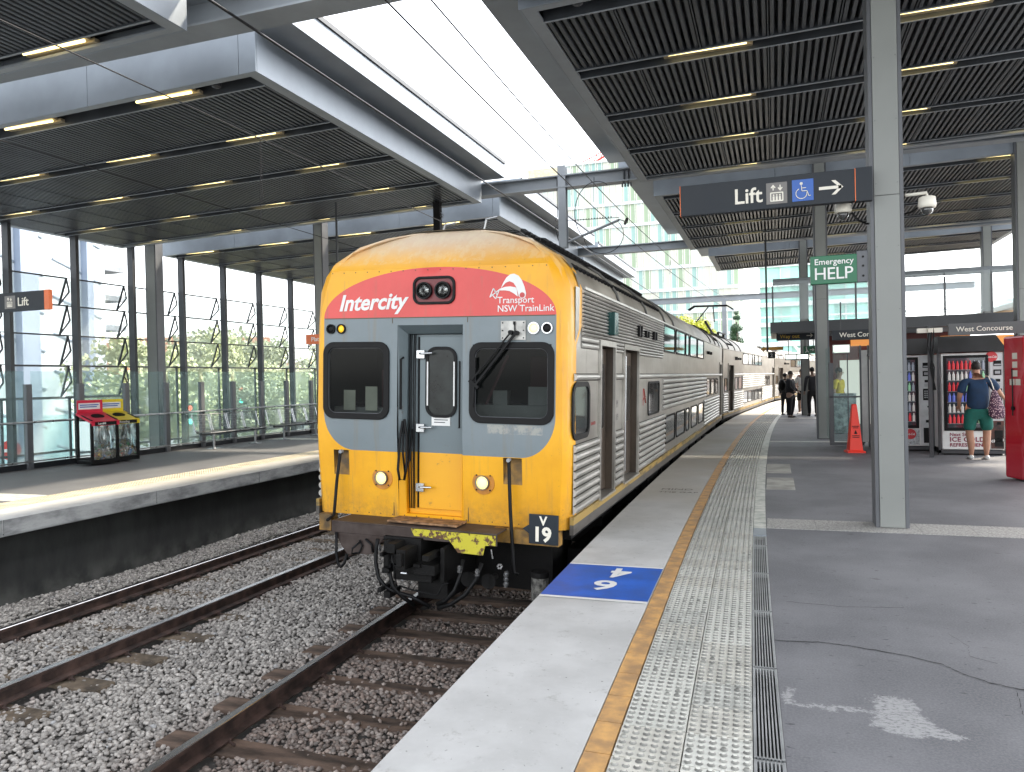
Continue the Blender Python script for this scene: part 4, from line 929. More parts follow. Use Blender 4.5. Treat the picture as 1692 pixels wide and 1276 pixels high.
for x, z in ((-.585, 1.498), (.517, 1.512)):
    l = lamp(x, z, .062, T['bright'], M['bolt'], 'headlight', y=y0f(z), rim=.008, dep=.03)
    mb = MB(); n = 28; cx = x+.008
    ring(mb, [(cx+.115*math.cos(t), z+.115*math.sin(t)) for t in np.linspace(0, 6.2832, n, False)], [(x+.072*math.cos(t), z+.072*math.sin(t)) for t in np.linspace(0, 6.2832, n, False)], lambda a, b: (a, y0f(z)+.01, b), lambda a, b: (a, y0f(z)-.005, b)); mb.build('ring', T['ring'], l)
    mb = MB()
    for a in (45, 135, 225, 315): mb.cyl((cx+.1*math.cos(R(a)), y0f(z)-.005, z+.1*math.sin(R(a))), (0, -1, 0), .008, .006, 8)
    mb.build('screws', M['black'], l)
mb = MB(); ring(mb, rrect(-.225, .23, 3.24, 3.515, .08, 6), rrect(-.20, .205, 3.265, 3.49, .06, 6), lambda a, b: (a, .01, b), lambda a, b: (a, -.02, b)); hb = mb.build('headlight_box', M['black'], tr, bevel=.005)
p = rrect(-.20, .205, 3.265, 3.49, .06, 6); g = MB(); g.add([(a, -.004, b) for a, b in p], [tuple(range(len(p)))]); g.build('backplate', simple('maroon', (.17, .015, .02), .4), hb)
for x in (-.098, .103):
    l = lamp(x, 3.375, .070, T['lens'], M['black'], 'headlight', y=-.01, rim=.014, dep=.028)
    mb = MB()
    for a in range(0, 180, 30): mb.bar((x-.06*math.cos(R(a)), -.036, 3.375-.06*math.sin(R(a))), (x+.06*math.cos(R(a)), -.036, 3.375+.06*math.sin(R(a))), .003, .003)
    mb.build('lens_bars', M['black_metal'], l)
sm_ = MB()
for z in (3.115,): sm_.box(-1.24, 1.24, -.0025, .001, z-.004, z+.004)
for x, z0, z1 in ((-.455, 1.12, 1.76), (.36, 1.12, 1.76), (-.455, 3.06, 3.11), (.36, 3.06, 3.11)): sm_.box(x-.003, x+.003, y0f(z0)-.003, .05, z0, z1)
for x in np.linspace(-1.15, 1.15, 18):
    for z in (1.13, 3.58): sm_.cyl((x, y0f(z)+.002, z), (0, -1, 0), .006, .005, 6)
sm_.build('seams_and_rivets', simple('seam_dark', (.10, .07, .03), .6), no)
# wiper
mb = MB(); mb.box(.705, .955, -.012, -.001, 2.885, 3.068); wp = mb.build('wiper_plate', T['plate'], tr, bevel=.003)
mb = MB()
for a in (.725, .935):
    for b in (2.905, 2.975, 3.048): mb.cyl((a, -.012, b), (0, -1, 0), .007, .005, 8)
mb.build('bolts', M['black'], wp)
mb = MB(); mb.bar((.87, -.05, 2.95), (.47, -.055, 2.46), .025, .02); mb.bar((.815, -.05, 2.95), (.425, -.055, 2.50), .014, .014); mb.bar((.40, -.04, 2.50), (.50, -.05, 2.43), .03, .03)
mb.bar((.455, -.04, 2.72), (.435, -.04, 2.25), .02, .016); mb.cyl((.875, -.07, 2.95), (0, 1, 0), .022, .06, 12); mb.cyl((.82, -.07, 2.955), (0, 1, 0), .022, .06, 12); mb.bar((.845, -.02, 3.05), (.855, -.03, 2.95), .01, .01); mb.bar((.845, -.02, 3.06), (.845, -.02, 3.03), .022, .01)
mb.build('wiper', M['black'], wp)
# lettering and emblem on the red band
text('lettering', 'Intercity', .225, M['white'], Matrix.Translation((-1.075, -.003, 3.195)) @ Matrix.Rotation(R(90), 4, 'X') @ Matrix.Rotation(R(1.2), 4, 'Z'), tr, offset=.026, shear=.30, ext=.0015, spacing=1.0)
text('lettering', 'Transport', .088, M['white'], face_y(.665, -.003, 3.235), tr, offset=.006, ext=.0015, spacing=1.02); text('lettering', 'NSW TrainLink', .088, M['white'], face_y(.665, -.003, 3.155), tr, offset=.006, ext=.0015, spacing=1.0)
E_ = MB(); sx = lambda px: .585+(px-395)*(.37/575); sz_ = lambda py: 3.265+(590-py)*(.375/575)
def poly(pts, y=-.003, t=.0015): E_.prism([(sx(a), sz_(b)) for a, b in pts], lambda a, b: (a, y, b), lambda a, b: (a, y-t, b))
outer = [(570, 430), (610, 340), (660, 265), (720, 220), (780, 212), (850, 245), (900, 310), (940, 400), (968, 500), (955, 560), (900, 580), (855, 540), (835, 470), (810, 400), (770, 345), (710, 320), (650, 340), (600, 390)]
for i in range(len(outer)//2-1):
    a, b, c_, d_ = outer[i], outer[i+1], outer[len(outer)-2-i], outer[len(outer)-1-i]; poly([a, b, c_, d_])
low = [(560, 425), (640, 400), (720, 395), (800, 410), (820, 430)]; lo2 = [(560, 450), (640, 450), (710, 462), (780, 500), (840, 545)]
for i in range(4): poly([low[i], low[i+1], lo2[i+1], lo2[i]], -.0032)
for a, b in (((400, 545), (458, 415)), ((458, 415), (470, 440)), ((470, 440), (520, 520)), ((400, 545), (560, 430)), ((430, 500), (495, 570)), ((495, 570), (550, 440)), ((458, 415), (510, 500))):
    E_.bar((sx(a[0]), -.004, sz_(a[1])), (sx(b[0]), -.004, sz_(b[1])), .009, .002, up=(0, 1, 0))
E_.build('emblem', M['white'], tr)
E_ = MB(); E_.cyl((sx(908), -.0048, sz_(525)), (0, -1, 0), .026, .001, 16); E_.build('emblem_dot', simple('dot_red', (.5, .05, .05), .4), tr)
# number plate
mb = MB(); mb.box(1.02, 1.305, -.06, -.045, .985, 1.262); mb.prism([(1.02, 1.16), (.955, 1.12), (1.02, 1.075)], lambda a, b: (a, -.05, b), lambda a, b: (a, -.058, b)); pl = mb.build('number_plate', T['navy'], tr, bevel=.003)
text('lettering', 'V', .115, M['cream'], face_y(1.125, -.062, 1.165), pl, offset=.03, ext=.001); text('lettering', '19', .185, M['cream'], face_y(1.055, -.062, 1.015), pl, offset=.035, ext=.001)
# buffer beam and gear
mb = MB(); mb.box(-.96, .79, -.30, .3, 1.085, 1.10); mb.box(-.96, .79, -.30, -.28, .985, 1.085); mb.prism([(-.92, .985), (-.36, .985), (-.50, .80), (-.78, .78), (-.85, .86)], lambda a, b: (a, -.30, b), lambda a, b: (a, -.28, b)); bb = mb.build('buffer_beam', T['beam'], tr, bevel=.004)
mb = MB(); yp = [(-.08, 1.088), (.78, 1.083), (.78, .992), (.68, .987), (.66, .895), (.41, .90), (.32, 1.01), (-.04, 1.02)]; mb.prism(yp, lambda a, b: (a, -.302, b), lambda a, b: (a, -.315, b)); mb.build('warning_plate', T['rustyel'], bb)
MB().box(.66, 1.30, -.03, .1, .965, 1.10).build('lower_valance', T['dirty_yel'], tr); MB().box(-1.28, -1.14, -.03, .1, .93, 1.10).build('lower_valance', T['dirty_yel'], tr)
gx = lambda px: (px-725)*.0053+.18; gz = lambda py: 1.155-(py-856)*.0053
c_ = MB()
c_.cyl((gx(640), -.40, gz(935)), (0, 0, 1), .042, .24, 14); c_.cyl((gx(640), -.40, gz(893)), (0, 0, 1), .030, .03, 14); c_.cyl((gx(650), -.38, gz(928)), (0, 0, 1), .022, .20, 10)
c_.box(gx(652), gx(668), -.55, -.2, gz(905), gz(888)); c_.box(gx(655), gx(672), -.50, -.2, gz(925), gz(908)); c_.box(gx(676), gx(693), -.60, -.2, gz(930), gz(895)); c_.box(gx(680), gx(690), -.64, -.6, gz(922), gz(900))
c_.box(gx(625), gx(700), -.35, .3, gz(945), gz(885)); c_.box(gx(690), gx(748), -.30, .4, gz(992), gz(925)); c_.box(gx(655), gx(730), -.45, .4, gz(955), gz(930)); c_.box(gx(700), gx(740), -.5, .2, gz(940), gz(922))
c_.box(gx(735), gx(900), .45, .8, gz(1000), gz(880)); c_.box(gx(742), gx(750), -.4, 0, gz(955), gz(895)); c_.box(gx(620), gx(640), -.3, .0, gz(938), gz(930))
for k in range(9):
    a = rng.uniform(630, 730); b = rng.uniform(895, 975); c_.box(gx(a), gx(a+rng.uniform(5, 14)), -.5-rng.uniform(0, .08), -.3, gz(b+rng.uniform(4, 12)), gz(b))
for px_, py_ in ((783, 952), (822, 952)): c_.tube([(gx(px_), -.06, gz(py_)), (gx(px_), -.2, gz(py_)), (gx(px_), -.26, gz(py_)), (gx(px_), -.24, gz(py_)), (gx(px_), -.12, gz(py_))], [.03, .045, .075, .066, .02], 18)
c_.build('coupler', M['black_metal'], tr, bevel=.004)
h = MB()
def hose(pts, r, y=-.42): h.tube([(gx(a), y+(c if c else 0), gz(b)) for a, b, c in pts], r, 8)
hose([(621, 888, 0), (618, 905, 0), (619, 930, -.02), (627, 955, -.04), (642, 970, -.05), (656, 976, -.04), (690, 985, 0), (720, 1002, .05)], .019)
hose([(648, 925, 0), (650, 945, -.04), (657, 965, -.06), (664, 975, -.05), (676, 990, 0), (690, 1003, .05)], .019)
hose([(779, 915, .1), (778, 940, .05), (772, 965, 0), (755, 985, 0), (735, 995, .05)], .02); hose([(814, 918, .1), (808, 945, .05), (792, 970, 0), (765, 990, 0), (738, 1001, .03)], .02)
hose([(620, 932, 0), (622, 955, 0), (627, 972, 0)], .008); hose([(658, 905, -.1), (666, 940, -.1), (664, 965, -.05)], .006)
hose([(665, 968, 0), (700, 974, 0), (737, 977, 0), (742, 972, 0), (748, 958, 0), (762, 956, .1)], .008); hose([(575, 900, .1), (563, 912, .05), (562, 922, .05), (572, 921, .1), (578, 908, .1), (572, 898, .1)], .010)
hose([(585, 895, .1), (598, 905, .1), (600, 918, .1)], .012)
h.build('brake_hose', M['black'], tr, smooth=True)
f = MB()
for a, b in ((779, 922), (812, 925), (621, 898)): 
    for k in range(4): f.cyl((gx(a)-.0, -.40, gz(b+k*3)), (0, 0, -1), .023 if k % 2 else .018, .013, 10)
for k in range(7): f.cyl((gx(851), -.2, gz(934+k*4)), (0, 0, -1), .026 if k % 2 else .018, .022, 10)
for a in range(6): f.cyl((gx(847)+.018*math.cos(a*1.047), -.3, gz(921)+.018*math.sin(a*1.047)), (0, -1, 0), .010, .02, 8)
f.tube([(gx(826), -.25, gz(896)), (gx(829), -.25, gz(912))], .008, 8); f.cyl((gx(678), -.52, gz(939)), (1, 0, 0), .012, .06, 8)
f.build('hose_fittings', M['chrome'], tr)
MB().cyl((1.12, -.02, .45), (0, 0, 1), .082, .22, 18).build('grey_canister', simple('canister', (.17, .165, .15), .8, 0, .4, 25), tr)
MB().cyl((1.12, -.02, .67), (0, 0, 1), .085, .05, 18).build('canister_cap', M['black_metal'], tr)
h = MB(); h.tube([(-1.03, -.0, 1.745), (-1.035, -.03, 1.73), (-1.06, -.05, 1.45), (-1.085, -.06, 1.1), (-1.0, -.31, 1.10)], .016, 8)
h.tube([(-.89, -.32, .99), (-.89, -.32, .78), (-.87, -.32, .68), (-.84, -.32, .65), (-.80, -.32, .69), (-.78, -.3, .78)], .015, 8)
h.tube([(.80, -.0, 1.74), (.805, -.03, 1.72), (.83, -.05, 1.3), (.865, -.08, .95), (.88, -.08, .70), (.92, -.06, .68)], .017, 8); h.build('handrail', M['black'], tr, smooth=True)
b = MB(); b.cyl((-1.03, .0, 1.752), (0, -1, 0), .02, .04, 8); b.cyl((.80, 0, 1.748), (0, -1, 0), .02, .04, 8); b.build('handrail_cap', M['galv'], tr)
# pantograph
pg = MB(); cy_ = 5.2
pg.bar((-.5, cy_-.6, 4.2), (-.5, cy_+1.2, 4.2), .05, .05); pg.bar((.5, cy_-.6, 4.2), (.5, cy_+1.2, 4.2), .05, .05)
pg.tube([(0, cy_+1.0, 4.25), (0, cy_-.7, 4.62)], .05, 8); pg.tube([(-.35, cy_-.7, 4.62), (-.1, cy_+.5, 5.30)], .025, 8); pg.tube([(.35, cy_-.7, 4.62), (.1, cy_+.5, 5.30)], .025, 8)
for dy in (-.12, .12): pg.tube([(-.9, cy_+.5+dy, 5.18), (-.66, cy_+.5+dy, 5.34), (.66, cy_+.5+dy, 5.34), (.9, cy_+.5+dy, 5.18)], .03, 8)
for x in (-.45, .45):
    for y in (-.4, 1.0): pg.cyl((x, cy_+y, 4.02), (0, 0, 1), .05, .2, 8)
rb = MB()
for x, y, h_ in ((.1, 1.0, .10), (-.35, .9, .04)): rb.tube([(x, y, 4.05), (x+.05, y, 4.15+h_), (x+.18, y, 4.17+h_)], .014, 6)
rb.build('roof_aerial', M['chrome'], tr)
# ---- following cars ----
def follow(loc, head, label, Lc=18.9):
    r = empty('train_carriage', loc, (0, R(1.9), head), label=label, cat='train carriage', group='carriages of the silver double-deck train')
    car_body(r, Lc, [(1.15, 2.45), (Lc-1.1, Lc-.2)], False); car_sides(r, Lc, False)
    g = MB(); g.box(-.95, .95, -.42, -.02, 1.1, 3.6); g.build('gangway', T['bell'], r)
    return r
def carx(y, off): return edge(y)+off
x1 = -1.70-1.413; h1 = -math.atan2(1.46, 17.1)
c2 = follow((x1+.02, 6.78+L1+.50, ZR), h1, 'second silver carriage, its side catching warm light beyond the first coupling')
pg.build('pantograph', M['black_metal'], c2)
e2 = Vector((x1+.02, 6.78+L1+.50, 0))+Vector((math.sin(-h1), math.cos(h1), 0))*19.4
h3 = -R(10.5); c3 = follow((e2.x+.02, e2.y, ZR), h3, 'third carriage, small in the distance behind the man in black')
e3 = e2+Vector((math.sin(-h3), math.cos(h3), 0))*19.4
c4 = follow((e3.x+.05, e3.y, ZR), -R(17), 'farthest carriage, only a pale piece of side seen past the third one')
# ---------------- signs ----------------
def pict_lift(mb, x, z, s, y):      # lift pictogram centred at x, z
    for q, d in ((-.18, 1), (.18, -1)):
        mb.box(x+q*s-.03*s, x+q*s+.03*s, y-.002, y, z+.14*s, z+.42*s)
        t = z+(.46 if d > 0 else .10)*s; mb.prism([(x+q*s-.13*s, t-d*.16*s), (x+q*s, t), (x+q*s+.13*s, t-d*.16*s), (x+q*s+.08*s, t-d*.2*s), (x+q*s, t-d*.1*s), (x+q*s-.08*s, t-d*.2*s)], lambda a, b: (a, y, b), lambda a, b: (a, y-.003, b))
    ring(mb, rrect(x-.34*s, x+.34*s, z-.46*s, z+.04*s, .04*s, 2), rrect(x-.28*s, x+.28*s, z-.40*s, z-.02*s, .02*s, 2), lambda a, b: (a, y, b), lambda a, b: (a, y-.003, b))
    for q in (-.16, 0, .16): mb.box(x+q*s-.05*s, x+q*s+.05*s, y-.003, y, z-.40*s, z-.18*s); mb.cyl((x+q*s, y, z-.12*s), (0, -1, 0), .045*s, .003, 10)
def pict_wheel(mb, x, z, s, y):
    mb.cyl((x-.07*s, y, z+.36*s), (0, -1, 0), .075*s, .003, 12)
    pts = [(x-.07*s+.27*s*math.cos(R(a)), z-.16*s+.27*s*math.sin(R(a))) for a in range(115, 385, 15)]
    for a, b in zip(pts, pts[1:]): mb.bar((a[0], y-.002, a[1]), (b[0], y-.002, b[1]), .006, .055*s, up=(0, 1, 0))
    for a, b in (((-.07, .26), (-.04, -.04)), ((-.04, -.04), (.20, -.04)), ((.20, -.04), (.30, -.32)), ((-.05, .12), (.16, .12)), ((.30, -.32), (.38, -.29))): mb.bar((x+a[0]*s, y-.002, z+a[1]*s), (x+b[0]*s, y-.002, z+b[1]*s), .006, .06*s, up=(0, 1, 0))
def arrow(mb, x0, x1, z, t, y, h):
    mb.box(x0, x1-t*.5, y-.003, y, z-t/2, z+t/2)
    for s in (-1, 1): mb.prism([(x1, z), (x1-h, z+s*h), (x1-h-t*1.2, z+s*h), (x1-t*1.3, z)], lambda a, b: (a, y, b), lambda a, b: (a, y-.003, b))
r = empty('lift_sign', (0, 8.1, 3.37), label='long dark hanging sign reading Lift with arrow, left of the nearest column', cat='sign')
MB().box(-.895, .775, -.0, .09, -.15, .165).build('panel', M['sign_dark'], r, bevel=.004)
MB().box(.782, .93, -.002, .088, -.155, .17).build('end_block', M['sign_dark'], r); MB().box(.775, .782, -.002, .09, -.15, .165).box(-.902, -.895, -.002, .09, -.15, .165).build('orange_edge', M['sign_orange'], r)
text('lettering', 'Lift', .215, M['cream'], face_y(-.36, -.003, -.075), r, offset=.015, ext=.002)
mb = MB(); mb.box(-.045, .155, -.004, 0, -.11, .105); p1 = mb.build('pictogram_panel', M['sign_grey'], r, bevel=.003); mb = MB(); pict_lift(mb, .055, 0.0, .185, -.0045); mb.build('lift_pictogram', M['cream'], r)
mb = MB(); mb.box(.20, .40, -.004, 0, -.105, .11); mb.build('pictogram_panel', M['sign_blue'], r, bevel=.003); mb = MB(); pict_wheel(mb, .30, 0.0, .19, -.0045); mb.build('wheelchair_pictogram', M['cream'], r)
mb = MB(); arrow(mb, .45, .67, .0, .03, -.003, .07); mb.build('arrow', M['cream'], r)
r = empty('help_sign', (0, 8.3, 2.6), label='green sign reading Emergency HELP on the nearest column', cat='sign')
MB().box(.365, .80, 0, .08, -.15, .135).build('panel', M['sign_green'], r, bevel=.005)
mb = MB(); mb.box(.80, .90, -.0, .07, -.15, .16)
b = mb.build('bracket', M['grey_post'], r, bevel=.003); mb = MB()
for z in (-.09, .01, .10): mb.cyl((.855, 0, z), (0, -1, 0), .011, .006, 8)
mb.build('bolts', M['black'], b)
text('lettering', 'Emergency', .083, M['white'], face_y(.402, -.003, .045), r, offset=.008, ext=.002); text('lettering', 'HELP', .172, M['white'], face_y(.395, -.003, -.105), r, offset=.004, ext=.002, spacing=.95)
def cctv(x, z, l, side):
    r = empty('dome_camera', (x, 8.35, z), label=l, cat='security camera', group='dome cameras on the nearest column')
    mb = MB(); mb.tube([(0, 0, .10), (0, 0, .09), (0, 0, .02), (0, 0, -.01)], [.055, .075, .082, .078], 20); mb.build('housing', M['cream'], r, smooth=True)
    mb = MB(); mb.tube([(0, 0, -.01), (0, 0, -.04), (0, 0, -.07), (0, 0, -.085)], [.055, .052, .035, .012], 16); mb.build('dome', T['wglass'], r, smooth=True)
    mb = MB(); s = side; mb.tube([(s*.05, .02, .03), (s*.09, .03, -.02), (s*.14, .03, -.09), (s*.22, .05, -.13), (s*.28, .05, -.13)] if s > 0 else [(-.06, .02, .02), (-.12, .03, -.03), (-.22, .05, -.05)], .010, 6); mb.build('cable', M['black'], r)
    mb = MB(); mb.tube([(0, 0, .1), (0, .02, .14), (s*.18, .05, .14)], .016, 8); mb.build('arm', M['cream'], r)
cctv(.685, 3.17, 'cream dome camera on the left of the column, over the help sign', 1); cctv(1.44, 3.15, 'cream dome camera right of the nearest column', -1)
def hangsign(name, x0, x1, y, z0, z1, mat_, txt, tx, tz, sz, label, tm=None, arr=None, zt=5.9, hang=True):
    r = empty(name, (x0, y, z0), label=label, cat='sign'); MB().box(0, x1-x0, 0, .06, 0, z1-z0).build('panel', mat_, r, bevel=.003)
    if txt: text('lettering', txt, sz, tm or M['cream'], face_y(tx-x0, -.003, tz-z0), r, offset=.01, ext=.0015)
    if arr: mb = MB(); arrow(mb, arr[0]-x0, arr[1]-x0, (z1-z0)/2, .02, -.002, .05); mb.build('arrow', M['cream'], r)
    if hang:
        mb = MB()
        for t in (.15, .85): mb.box((x1-x0)*t-.012, (x1-x0)*t+.012, .02, .04, z1-z0, zt-z0)
        mb.build('hanger', M['dark_steel'], r)
    return r
hangsign('concourse_sign', 2.50, 3.52, 13.0, 2.07, 2.25, simple('sign_grey_dark', (.09, .092, .095), .4), 'West Concourse', 2.60, 2.125, .105, 'grey sign reading West Concourse above the drink machines', zt=2.6, hang=False)
hangsign('concourse_sign', 1.14, 2.3, 17.0, 2.215, 2.42, M['sign_dark'], 'West Concourse', 1.28, 2.275, .135, 'black sign reading West Concourse partly hidden behind the nearest column', zt=3.0)
hangsign('way_out_sign', .07, 1.05, 22.0, 2.46, 2.68, M['sign_dark'], 'Way out', .16, 2.52, .14, 'black hanging sign reading Way out in yellow letters', tm=simple('yellow_letters', (.7, .45, .05), .5), arr=(.84, 1.0), zt=3.0)
r = hangsign('platform_sign', -.19, .04, 26.0, 2.06, 2.27, M['sign_dark'], '2', -.12, 2.10, .16, 'small black sign with number 2 under the yellow arrow', tm=M['white'], zt=2.3, hang=False)
mb = MB(); mb.prism([(-.41, 2.37), (-.30, 2.46), (-.30, 2.42), (.28, 2.43), (.28, 2.32), (-.30, 2.33), (-.30, 2.28)], lambda a, b: (a, 26.0, b), lambda a, b: (a, 26.05, b)); tag(mb.build('arrow_sign', simple('arrow_yellow', (.85, .42, .03), .4)), 'yellow arrow-shaped sign pointing to the train above the number 2', 'sign')
tag(MB().box(-.23, -.17, 25.97, 26.03, 2.27, 6.1).build('hanging_pole', M['dark_steel']), 'thin dark pole hanging from the canopy down to the yellow arrow', 'pole')
hangsign('exit_sign', .82, 1.15, 24.0, 2.13, 2.35, M['sign_green'], None, 0, 0, 0, 'small green emergency exit sign with running figure', zt=2.9)
mb = MB(); mb.bar((.90, 23.99, 2.30), (.92, 23.99, 2.22), .03, .02); mb.bar((.92, 23.99, 2.22), (.88, 23.99, 2.16), .02, .02); mb.bar((.92, 23.99, 2.22), (.96, 23.99, 2.17), .02, .02); mb.cyl((.905, 23.995, 2.32), (0, -1, 0), .015, .01, 8); arrow(mb, 1.0, 1.12, 2.24, .02, 23.99, .035)
tag(mb.build('exit_pictogram', M['white']), 'white running figure and arrow on the green exit sign', 'pictogram')
r = hangsign('departure_screen', .33, 1.03, 25.6, 1.98, 2.17, M['black'], None, 0, 0, 0, 'pair of white departure screens hanging over the standing men', zt=2.9)
MB().box(.02, .33, -.006, -.001, .03, .16).box(.36, .68, -.006, -.001, .03, .16).build('screen', emis('screen_white', (.8, .9, .85), .5), r)
r = empty('lift_sign', (-12.1, 9.5, 3.08), label='dark sign reading Lift with orange end, at the left edge', cat='sign')
MB().box(-.75, .49, 0, .07, -.16, .165).build('panel', M['sign_dark'], r, bevel=.003); MB().box(.492, .60, 0, .07, -.165, .17).build('end_block', M['sign_orange'], r, bevel=.003)
text('lettering', 'Lift', .20, M['cream'], face_y(-.12, -.003, -.07), r, offset=.012, ext=.002)
mb = MB(); mb.box(-.42, -.17, -.003, 0, -.11, .11); mb.build('pictogram_panel', M['sign_grey'], r); mb = MB(); pict_lift(mb, -.30, 0, .18, -.0045); mb.build('lift_pictogram', M['cream'], r)
r = empty('platform_sign', (-10.9, 16.0, 2.66), label='orange sign with white letters half hidden by the left side of the train', cat='sign'); MB().box(0, 1.1, 0, .06, -.12, .12).build('panel', M['sign_orange'], r)
text('lettering', 'Platform', .15, M['white'], face_y(.15, -.003, -.05), r, offset=.01, ext=.002); MB().box(.9, .94, .02, .05, .12, 3.3).build('hanger', M['dark_steel'], r)

# ---------------- waste bins ----------------
def bin_(loc, rot, colr, lid, txt, label):
    r = empty('waste_bin', loc, rot, label=label, cat='waste bin', group='pair of clear waste bins by the glass fence')
    w, d, h = .27, .24, .90
    f = MB()
    for sx_ in (-1, 1):
        for sy in (-1, 1):
            hh = h if sy < 0 else h+.14
            f.box(sx_*w-.025, sx_*w+.025, sy*d-.025, sy*d+.025, 0.03, hh)
        f.bar((sx_*w, -d, h-.0), (sx_*w, d, h+.14), .05, .05)
    f.box(-w, w, -d-.02, -d+.03, .04, .12); f.box(-w, w, d-.03, d+.02, .04, .12); f.box(-w-.02, -w+.02, -d, d, .04, .10); f.box(w-.02, w+.02, -d, d, .04, .10); f.box(-w, w, -d, d, .03, .06)
    f.build('frame', M['black'], r, bevel=.004)
    g = MB(); g.quad((-w, -d, .1), (w, -d, .1), (w, -d, h-.02), (-w, -d, h-.02)); g.quad((-w, -d, .1), (-w, d, .1), (-w, d, h), (-w, -d, h)); g.quad((w, -d, .1), (w, d, .1), (w, d, h), (w, -d, h)); g.build('clear_panels', M['clear'], r)
    l = MB(); l.add([(-w-.03, -d-.05, h+.0), (w+.03, -d-.05, h+.0), (w+.03, d, h+.17), (-w-.03, d, h+.17), (-w-.03, -d-.05, h-.09), (w+.03, -d-.05, h-.09)], [(0, 1, 2, 3), (4, 5, 1, 0)])
    for s in (-1, 1): l.add([(s*(w+.03), -d-.05, h), (s*(w+.03), d, h+.17), (s*(w+.03), d, h+.13), (s*(w+.03), -d-.05, h-.05)], [(0, 1, 2, 3)])
    l.box(-w, w, d-.01, d+.012, h+.17, h+.43); lo = l.build('lid', colr, r)
    o = MB(); n = 20; o.add([(.0+.14*math.cos(t), -.02+.08*math.sin(t), h+.0955+.005+.095*math.sin(t)*.45) for t in np.linspace(0, 6.283, n, False)], [tuple(range(n))]); o.build('opening', M['black'], lo)
    MB().box(-w+.02, w-.06, d-.016, d-.012, h+.24, h+.37).build('notice', M['white'], lo)
    mb = MB()
    for k, q in enumerate((.40, .36)): mb.box(-w+.05, -w+.05+q, d-.019, d-.0165, h+.32-k*.04, h+.34-k*.04)
    mb.build('notice_print', M['sign_blue'], lo)
    MB().box(-w+.04, w-.04, -d-.056, -d-.051, h-.082, h-.012).build('name_strip', M['black'], lo); text('lettering', txt, .06, M['white'], face_y(-w+.10, -d-.059, h-.065), lo, offset=.01, ext=.001)
    # bag and rubbish
    g = MB(); n = 14; vs = []
    for z, rr in ((.12, .8), (.3, .92), (.5, .86), (.7, .92), (.86, .97)):
        for k in range(n):
            a = 6.283*k/n; q = rr*(1+rng.uniform(-.08, .05)); vs.append((q*(w-.05)*max(-1, min(1, 1.3*math.cos(a))), q*(d-.04)*max(-1, min(1, 1.3*math.sin(a))), z))
    g.add(vs, [(i*n+k, i*n+(k+1) % n, (i+1)*n+(k+1) % n, (i+1)*n+k) for i in range(4) for k in range(n)]); g.build('bag', glass('bag_film', (.8, .83, .83), .2, .22, (.6, .62, .62)), r)
    cols = [(.6, .6, .58), (.55, .10, .06), (.7, .42, .05), (.08, .2, .4), (.1, .35, .15), (.5, .45, .35), (.65, .65, .7)]
    mats = [simple('rubbish_%d' % i, c) for i, c in enumerate(cols)]; g = MB()
    for k in range(46):
        c_ = Vector((rng.uniform(-w+.1, w-.1), rng.uniform(-d+.07, d-.09), .13+abs(rng.normal(0, .15)))); a = Vector(rng.normal(0, 1, 3)).normalized(); b = a.cross(Vector(rng.normal(0, 1, 3))).normalized(); s_ = rng.uniform(.025, .06)
        g.bar(c_-a*s_, c_+a*s_, s_*1.5, s_*rng.uniform(.3, 1), up=b, mi=k % 7)
    tag(g.build('rubbish', mats, r), kind=None)
T['red_lid'] = simple('bin_red', (.62, .015, .05), .35, 0, .06, 3); T['yel_lid'] = simple('bin_yellow', (.75, .58, .02), .35, 0, .06, 3)
bin_((-13.22, 11.95, 0), (0, 0, R(80)), T['red_lid'], None, 'Landfill', 'clear waste bin full of rubbish with red lid')
bin_((-13.30, 12.56, 0), (0, 0, R(80)), T['yel_lid'], None, 'Recycling', 'clear waste bin with yellow lid beside the red one')
# ---------------- bench seats ----------------
def seats(y0, n, label):
    r = empty('bench_seat', (-13.2, y0, 0), (0, 0, R(90)), label=label, cat='bench', group='wire mesh bench seats along the glass fence')
    b = MB(); b.tube([(0, 0, .40), (n*.62, 0, .40)], .035, 8); b.build('beam', M['dark_steel'], r)
    for k, x in enumerate((.45, n*.62-.45)): mb = MB(); mb.tube([(x, 0, .40), (x, 0, .06), (x, 0, .0)], [.03, .03, .055], 10); mb.box(x-.11, x+.11, -.13, .13, 0, .02); mb.build('leg', M['steel_tube'], r)
    for i in range(n):
        x0 = i*.62+.03; x1 = x0+.56; s = MB()
        prof = [(-.26, .43), (-.1, .42), (.12, .42), (.19, .46), (.26, .70), (.30, .86)]
        for x in (x0, x1): s.tube([(x, -q, z) for q, z in prof][::-1] if False else [(x, q, z) for q, z in prof], .014, 6)
        s.tube([(x0, .30, .86), (x1, .30, .86)], .014, 6); s.tube([(x0, -.26, .43), (x1, -.26, .43)], .014, 6)
        f = s.build('seat_frame', M['steel_tube'], r); s = MB()
        for q in np.linspace(x0, x1, 12)[1:-1]: s.tube([(q, a, z) for a, z in prof], .0035, 4)
        for a, z in [(prof[j][0]*(1-t)+prof[j+1][0]*t, prof[j][1]*(1-t)+prof[j+1][1]*t) for j in range(5) for t in (0, .33, .66)]: s.tube([(x0, a, z), (x1, a, z)], .003, 4)
        s.build('mesh', M['steel_tube'], f)
seats(14.9, 4, 'nearer four-place metal mesh bench by the glass fence'); seats(17.75, 4, 'farther metal mesh bench running behind the train front'); seats(20.6, 4, 'last metal mesh bench hidden behind the train front')

